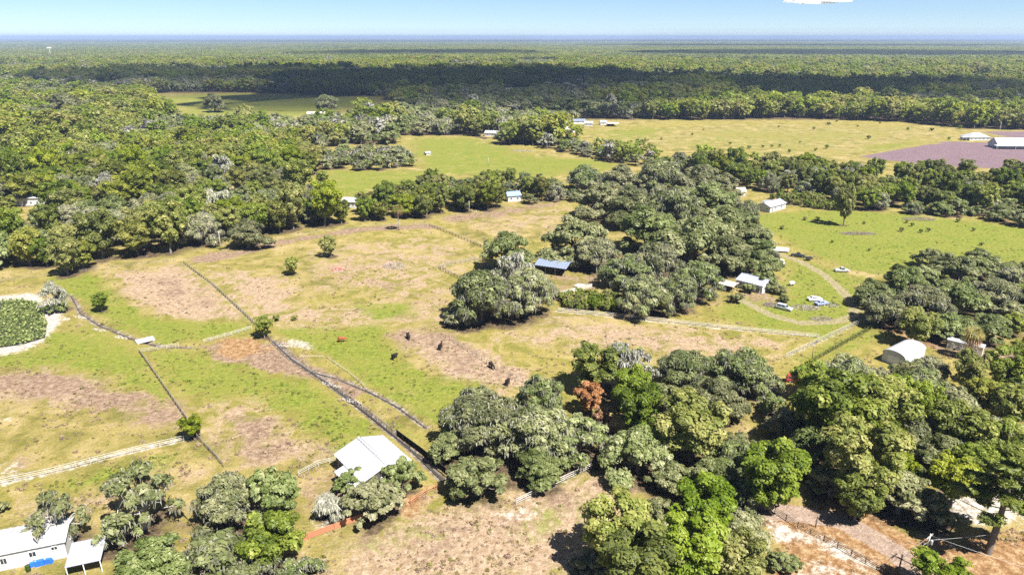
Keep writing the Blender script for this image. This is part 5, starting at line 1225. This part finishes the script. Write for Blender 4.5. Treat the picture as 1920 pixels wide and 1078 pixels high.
palm(1690, 745, 6.5, 'cabbage palm poking out of the wood near the arched shed', 12)

# ------------------------------------------------------------------ small shrubs in the fields
SH = PROTO['shrub']
names_f = ['tan far right field', 'bright right field']
for fi, lst in enumerate((((1298, 254, 1.3), (1319, 244, 1), (1369, 271, 1.3), (1391, 280, 1.5), (1404, 279, 1.6), (1430, 277, 1.3), (1460, 239, 1.2), (1480, 286, 1.6), (1526, 243, 1.6), (1553, 235, 2.0), (1569, 229, 1.6), (1529, 283, 1.4), (1550, 279, 2.0), (1608, 238, 1.2), (1628, 261, 2.0), (1702, 244, 1.6), (1747, 246, 2.0), (1799, 242, 2.2), (1779, 262, 1.5), (1340, 282, 1.2), (1447, 276, 1.3), (1462, 275, 1.3), (1500, 268, 1.0), (1650, 232, 1.2), (1240, 262, 1.2)),
                         ((1466, 430, 1.2), (1555, 419, .9), (1690, 434, 1.2), (1726, 436, 1.0), (1741, 434, 1.0), (1796, 416, 1.2), (1825, 433, 1.0), (1710, 424, 1.1), (1533, 412, 1.0), (1509, 413, 1.1), (1620, 420, .8), (1840, 460, .9), (1630, 470, .7), (1560, 455, .7), (1700, 418, 1.0)))):
    srt = sorted(lst)
    for k, (px, py, r_) in enumerate(srt):
        q = BD(px, py); d = SH[k % 2]; o = thing('shrub', f'small dark shrub in the {names_f[fi]}, {ORD[k]} from left' if k < 20 else f'small dark shrub in the {names_f[fi]}, {ORD[len(srt) - 1 - k]} from right', 'shrub', (q.x, q.y, 0), rng.uniform(0, 6), 'shrubs in the ' + names_f[fi]); s_ = r_ / 2.0; o.scale = (s_, s_, s_ * .85)
        for nm, me_ in d['parts']: link(nm, me_, o)

# ------------------------------------------------------------------ brush and rubble piles
def pile(name, label, px, py, rx, ry, h, nstick, nstone, sm, tm, rz=0, cat='pile'):
    q = BD(px, py); o = thing(name, label, cat, (q.x, q.y, land_height(q.x, q.y)), rz)
    L_ = []
    for k in range(nstick):
        u, a_ = math.sqrt(rng.random()), rng.uniform(0, 6.28); c_ = np.array([u * rx * math.cos(a_), u * ry * math.sin(a_), rng.uniform(.02, h) * (1 - u * .7)]); d = rng.normal(size=3) * np.array([1, 1, .35]); d /= np.linalg.norm(d); l_ = rng.uniform(.5, 1.4); L_.append(([c_ - d * l_ / 2, c_ + d * l_ / 2], [.05, .025], 4))
    if L_: v_, f_ = tubes_np(L_); tag(link('sticks', mesh_np('sticks', v_, f_, sm), o), kind='stuff')
    m = MB()
    for k in range(nstone):
        u, a_ = math.sqrt(rng.random()), rng.uniform(0, 6.28); s_ = rng.uniform(.08, .26); m.box((u * rx * math.cos(a_), u * ry * math.sin(a_), s_ * .3), (s_ * 1.6, s_, s_ * .9), a_, .6)
    if nstone: tag(m.build('stones', tm, o), kind='stuff')
pile('brush_pile', 'small reddish ring of burnt brush in the main pasture', 635, 506, 2.7, 2.6, .4, 120, 110, REDIRON, RUBBLE)
pile('brush_pile', 'wide ring of pale rubble and brush right of the reddish one', 740, 499, 4.4, 4.4, .5, 200, 150, BRUSH, RUBBLE)
pile('brush_pile', 'long grey brush heap in the bright right field', 1608, 438, 8, 2.4, .9, 520, 20, BRUSH, RUBBLE)
pile('brush_pile', 'wide thin brush heap at the far end of the bright right field', 1722, 411, 8, 3.5, .7, 420, 10, BRUSH, RUBBLE)
pile('brush_pile', 'pale mound in the far bright field near the tree line', 980, 283, 9, 5, .9, 200, 220, BRUSH, RUBBLE)
pile('junk_heap', 'grey junk heap between the white car and the dark bush', 1510, 577, 4.5, 2.6, .7, 160, 120, BRUSH, RUBBLE)
pile('junk_heap', 'scattered scrap right of the parked white cars', 1555, 572, 3.0, 1.8, .8, 60, 70, CARDARK, CHIP)
pile('junk_heap', 'low brush and scrap inside the loop of the track', 1540, 598, 3.6, 1.8, .5, 140, 40, BRUSH, RUBBLE)
pile('brush_pile', 'pinkish brush pile beside the white sport utility car', 1445, 572, 2.6, 1.8, .9, 200, 10, BRUSH, RUBBLE)
pile('brush_pile', 'brush bank along the shrubs behind the field house', 1490, 383, 8, 3, 1.2, 420, 10, BRUSH, RUBBLE)
pile('rubble_patch', 'white shell rubble beside the creek fence below the corner tree', 552, 645, 4.4, 2.2, .1, 0, 150, BRUSH, CHIP)
pile('rubble_patch', 'white stones at the corner of the lily pond bank', 122, 599, 1.6, 1.0, .1, 0, 50, BRUSH, CHIP)
for k, (px, py, lb) in enumerate(((150, 595, 'upper string of white stones along the left creek'), (185, 618, 'middle string of white stones along the left creek'), (225, 632, 'lower string of white stones along the left creek'), (620, 722, 'stones in the main creek below the wet patch'), (660, 752, 'stones in the main creek by the fence'))): pile('creek_stones', lb, px, py, 3.0, .7, .1, 0, 42, BRUSH, CHIP, R(-25), 'stones')
# concrete culvert bridge
q = BD(272, 638); o = thing('culvert_bridge', 'pale concrete slab bridge over the left creek', 'bridge', (q.x, q.y, .12), R(38))
for k, (oy, w) in enumerate(((.75, 1.3), (-.85, 1.5))): MB().box((0, oy, .05 - .03 * k), (4.6, w, .22), .02 * k).build('slab', CONCRETE, o)
for s_ in (-1, 1): MB().box((s_ * 1.9, 0, -.35), (.35, 3.3, .6)).build('abutment', CONCRETE, o)

# ------------------------------------------------------------------ vehicles
def car(name, label, px, py, rz, paint, kind='suv', group=None, L=4.6):
    q = BD(px, py); o = thing(name, label, 'car', (q.x, q.y, land_height(q.x, q.y) + .02), R(rz), group); W = 1.82; h = {'suv': 1.72, 'sedan': 1.45, 'pickup': 1.75, 'van': 2.1}[kind]; hl = L / 2
    low = [(-hl, .38), (-hl, .78), (-hl + .1, .93), (hl - 1.25, .98), (hl - .25, .84), (hl, .68), (hl, .34)]
    cab = {'suv': (-hl + .12, -hl + .35, hl - 2.1, hl - 1.3), 'sedan': (-hl + .75, -hl + 1.35, hl - 2.3, hl - 1.45), 'pickup': (-hl + 1.9, -hl + 2.05, hl - 2.1, hl - 1.4), 'van': (-hl + .03, -hl + .1, hl - 1.0, hl - .55)}[kind]
    m = MB(); n = len(low); i = 0
    for y_, sc0 in ((-W / 2, .0), (-W / 2 + .12, .06), (W / 2 - .12, .06), (W / 2, .0)): m.v += [(x_ * (1 - (.012 if sc0 == 0 else 0)), y_, z_ + (sc0 if .5 < z_ else 0)) for x_, z_ in low]
    for k in range(3):
        for j in range(n): m.f.append([k * n + j, k * n + (j + 1) % n, (k + 1) * n + (j + 1) % n, (k + 1) * n + j]); m.sm.append(False)
    m.f += [list(range(n)), list(reversed(range(3 * n, 4 * n)))]; m.sm += [False, False]; body = m.build('body', paint, o)
    a_, b_, c_, d_ = cab; z0, yw, yt = .93, W / 2 - .06, W / 2 - .26; m = MB(); m.v = [(a_, -yw, z0), (d_, -yw, z0), (d_, yw, z0), (a_, yw, z0), (b_, -yt, h), (c_, -yt, h), (c_, yt, h), (b_, yt, h)]
    m.f = [[4, 5, 6, 7], [0, 1, 5, 4], [1, 2, 6, 5], [2, 3, 7, 6], [3, 0, 4, 7], [0, 3, 2, 1]]; m.sm = [False] * 6; m.build('cabin', paint, o)
    v = [Vector(q_) for q_ in m.v]
    def pane(ids, name_, u0=.1, u1=.9, v0=.14, v1=.86):
        A_, B_, C_, D_ = [v[k] for k in ids]; nr = (B_ - A_).cross(D_ - A_).normalized(); bil = lambda u, w: A_.lerp(B_, u).lerp(D_.lerp(C_, u), w)
        cen = (v[0] + v[6]) / 2; nr = nr if nr.dot(A_ - cen) > 0 else -nr
        k_ = MB(); pts_ = [bil(u0, v0), bil(u1, v0), bil(u1, v1), bil(u0, v1)]; k_.poly([p_ + nr * .015 for p_ in pts_]); k_.poly([p_ - nr * .02 for p_ in reversed(pts_)])
        for e_ in range(4): k_.poly([pts_[e_] - nr * .02, pts_[(e_ + 1) % 4] - nr * .02, pts_[(e_ + 1) % 4] + nr * .015, pts_[e_] + nr * .015])
        k_.build(name_, GLASS, o)
    pane((1, 2, 6, 5), 'windscreen', .06, .94); pane((3, 0, 4, 7), 'rear_window')
    for ids in ((0, 1, 5, 4), (2, 3, 7, 6)): pane(ids, 'side_window', .07, .47); pane(ids, 'side_window', .52, .9)
    for x_ in (-hl + .85, hl - .85):
        for s_ in (-1, 1): w = MB().tube([(0, s_ * -.11, 0), (0, s_ * .11, 0)], .34, 12).build('wheel', TYRE, o, (x_, s_ * (W / 2 - .08), .34)); MB().tube([(0, s_ * .10, 0), (0, s_ * .125, 0)], .19, 10).build('rim', STEEL, w)
    for s_ in (-1, 1): MB().box((hl - .02, s_ * .68, .66), (.08, .34, .14)).build('headlight', TRIM, o)
    return o
car('sport_utility_car', 'silver white sport utility car parked beside the grass track', 1470, 580, -41, CARSILVER, 'suv', L=4.9)
car('sedan', 'white sedan, back one of the two cars by the scrap', 1527, 563, 8, CARWHITE, 'sedan')
car('sedan', 'blue grey sedan, front one of the two cars by the scrap', 1540, 571, 20, CARBLUE, 'sedan')
car('pickup', 'dark pickup at the top of the grass track', 1496, 481, -25, CARDARK, 'pickup', L=5.2)
car('camper_van', 'white van half hidden at the edge of the middle grove', 1464, 498, 60, CARWHITE, 'van', L=5.4)
car('pickup', 'pale pickup alone in the right field beyond the track', 1578, 509, -5, CARSILVER, 'pickup', L=5.0)
car('red_car', 'red car under the trees in front of the lamp post', 1491, 716, -15, CARRED, 'suv', L=4.4)
def flat_trailer(label, px, py, rz, L, W, h, mat):
    q = BD(px, py); o = thing('cargo_trailer', label, 'trailer', (q.x, q.y, 0), R(rz)); MB().box((0, 0, .55 + h / 2), (L, W, h), 0, .985).build('body', mat, o); MB().box((L / 2 + .5, 0, .5), (1.1, .12, .1)).build('drawbar', CARDARK, o)
    for s_ in (-1, 1): MB().tube([(-.2, s_ * (W / 2 - .1), .32), (-.2, s_ * (W / 2 + .08), .32)], .32, 10).build('wheel', TYRE, o)
flat_trailer('long white trailer at the far edge of the middle grove', 1461, 472, -12, 7.0, 2.2, 1.0, CARWHITE)
flat_trailer('small dark trailer right of the dark pickup', 1516, 488, 10, 2.2, 1.4, .8, CARDARK)
q = BD(1484, 535); o = thing('propane_tank', 'white round tank right of the white house', 'tank', (q.x, q.y, 0), R(20)); m = MB(); m.tube([(-1.1, 0, .9), (-1.0, 0, .9), (-.7, 0, .9), (.7, 0, .9), (1.0, 0, .9), (1.1, 0, .9)], [.12, .42, .6, .6, .42, .12], 12); m.build('shell', CARWHITE, o)
for k in (-.6, .6): MB().box((k, 0, .2), (.15, .9, .5)).build('leg', CONCRETE, o)
for px, py, r_, lb, kd in ((1394, 553, 0, '', ''), (1404, 548, 2.6, 'dark bush at the front wall of the white house', 'shrub'), (1462, 552, 2.4, 'dark round bush at the right corner of the white house', 'shrub'), (1447, 548, 2.8, 'large dark bush in front of the white house gable', 'shrub'), (1468, 566, 1.9, 'clipped round bush above the silver car', 'shrub'), (1380, 567, 2.6, 'low dark bush beside the end of the grass track', 'shrub'), (2, 960, 1.6, 'small dark bush at the left edge above the mobile home', 'shrub')):
    if not r_: continue
    q = BD(px, py); d = SH[0]; o = thing('bush', lb, 'bush', (q.x, q.y, 0), rng.uniform(0, 6)); s_ = r_ / 2.2; o.scale = (s_, s_, s_ * .75)
    for nm, me_ in d['parts']:
        if nm == 'crown': me_ = me_.copy(); me_.materials[0] = OAK
        link(nm, me_, o)

# ------------------------------------------------------------------ cattle
def cow_mesh(graze):
    hz = .55 if graze else 1.45; hx = 1.55 if graze else 1.5
    J = [((-.75, 0, 1.12), .38), ((-.3, 0, 1.08), .46), ((.25, 0, 1.06), .47), ((.65, 0, 1.12), .41), ((1.0, 0, 1.2 if graze else 1.38), .21), ((hx - .2, 0, hz + .25), .17), ((hx + .12, 0, hz - .02), .10),   # trunk, neck, head
         ((-.72, .24, .85), .19), ((-.80, .26, .48), .08), ((-.74, .26, .04), .06), ((-.72, -.24, .85), .19), ((-.86, -.26, .48), .095), ((-.90, -.26, .04), .075),
         ((.62, .24, .82), .15), ((.66, .25, .45), .085), ((.66, .25, .04), .07), ((.62, -.24, .82), .15), ((.60, -.25, .45), .085), ((.54, -.25, .04), .07),
         ((-1.02, 0, 1.25), .06), ((-1.12, 0, .75), .035), ((-1.10, 0, .45), .06), ((hx - .28, .22, hz + .34), .05), ((hx - .28, -.22, hz + .34), .05)]
    E_ = [(0, 1), (1, 2), (2, 3), (3, 4), (4, 5), (5, 6), (0, 7), (7, 8), (8, 9), (0, 10), (10, 11), (11, 12), (3, 13), (13, 14), (14, 15), (3, 16), (16, 17), (17, 18), (0, 19), (19, 20), (20, 21), (5, 22), (5, 23)]
    me_ = bpy.data.meshes.new('cow'); me_.from_pydata([j[0] for j in J], E_, [])
    o = bpy.data.objects.new('cow', me_); COL.objects.link(o); o.modifiers.new('skin', 'SKIN')
    sv = me_.skin_vertices[0].data
    for k, j in enumerate(J): sv[k].radius = (j[1], j[1]); sv[k].use_root = (k == 1)
    sub = o.modifiers.new('sub', 'SUBSURF'); sub.levels = sub.render_levels = 1
    dg = bpy.context.evaluated_depsgraph_get(); out = bpy.data.meshes.new_from_object(o.evaluated_get(dg)); bpy.data.objects.remove(o)
    out.polygons.foreach_set('use_smooth', np.ones(len(out.polygons), bool)); return out
cg, cs_ = cow_mesh(True), cow_mesh(False)
for px, py, rz, gz_, mt, lb in ((641, 641, 10, True, COWRED, 'red brown cow grazing apart on the green grass'), (766, 635, -70, True, COWBLACK, 'black cow on the bare patch, farthest of the black cattle'), (740, 673, 65, True, COWBLACK, 'black cow at the edge of the green grass left of the others'),
                              (826, 655, 80, False, COWBLACK, 'black cow in the middle of the bare patch'), (922, 691, -60, True, COWBLACK, 'black cow beside the line of posts'), (952, 722, 75, True, COWBLACK, 'black cow nearest the front oak wood')):
    q = BD(px, py); me_ = (cg if gz_ else cs_).copy(); me_.materials.clear(); me_.materials.append(mt); o = link('cow', me_, None, (q.x, q.y, land_height(q.x, q.y)), R(rz)); o.scale = (1.05, 1.05, 1.05); tag(o, lb, 'cow', 'cattle in the main pasture')
print('objects', len(scene.objects))
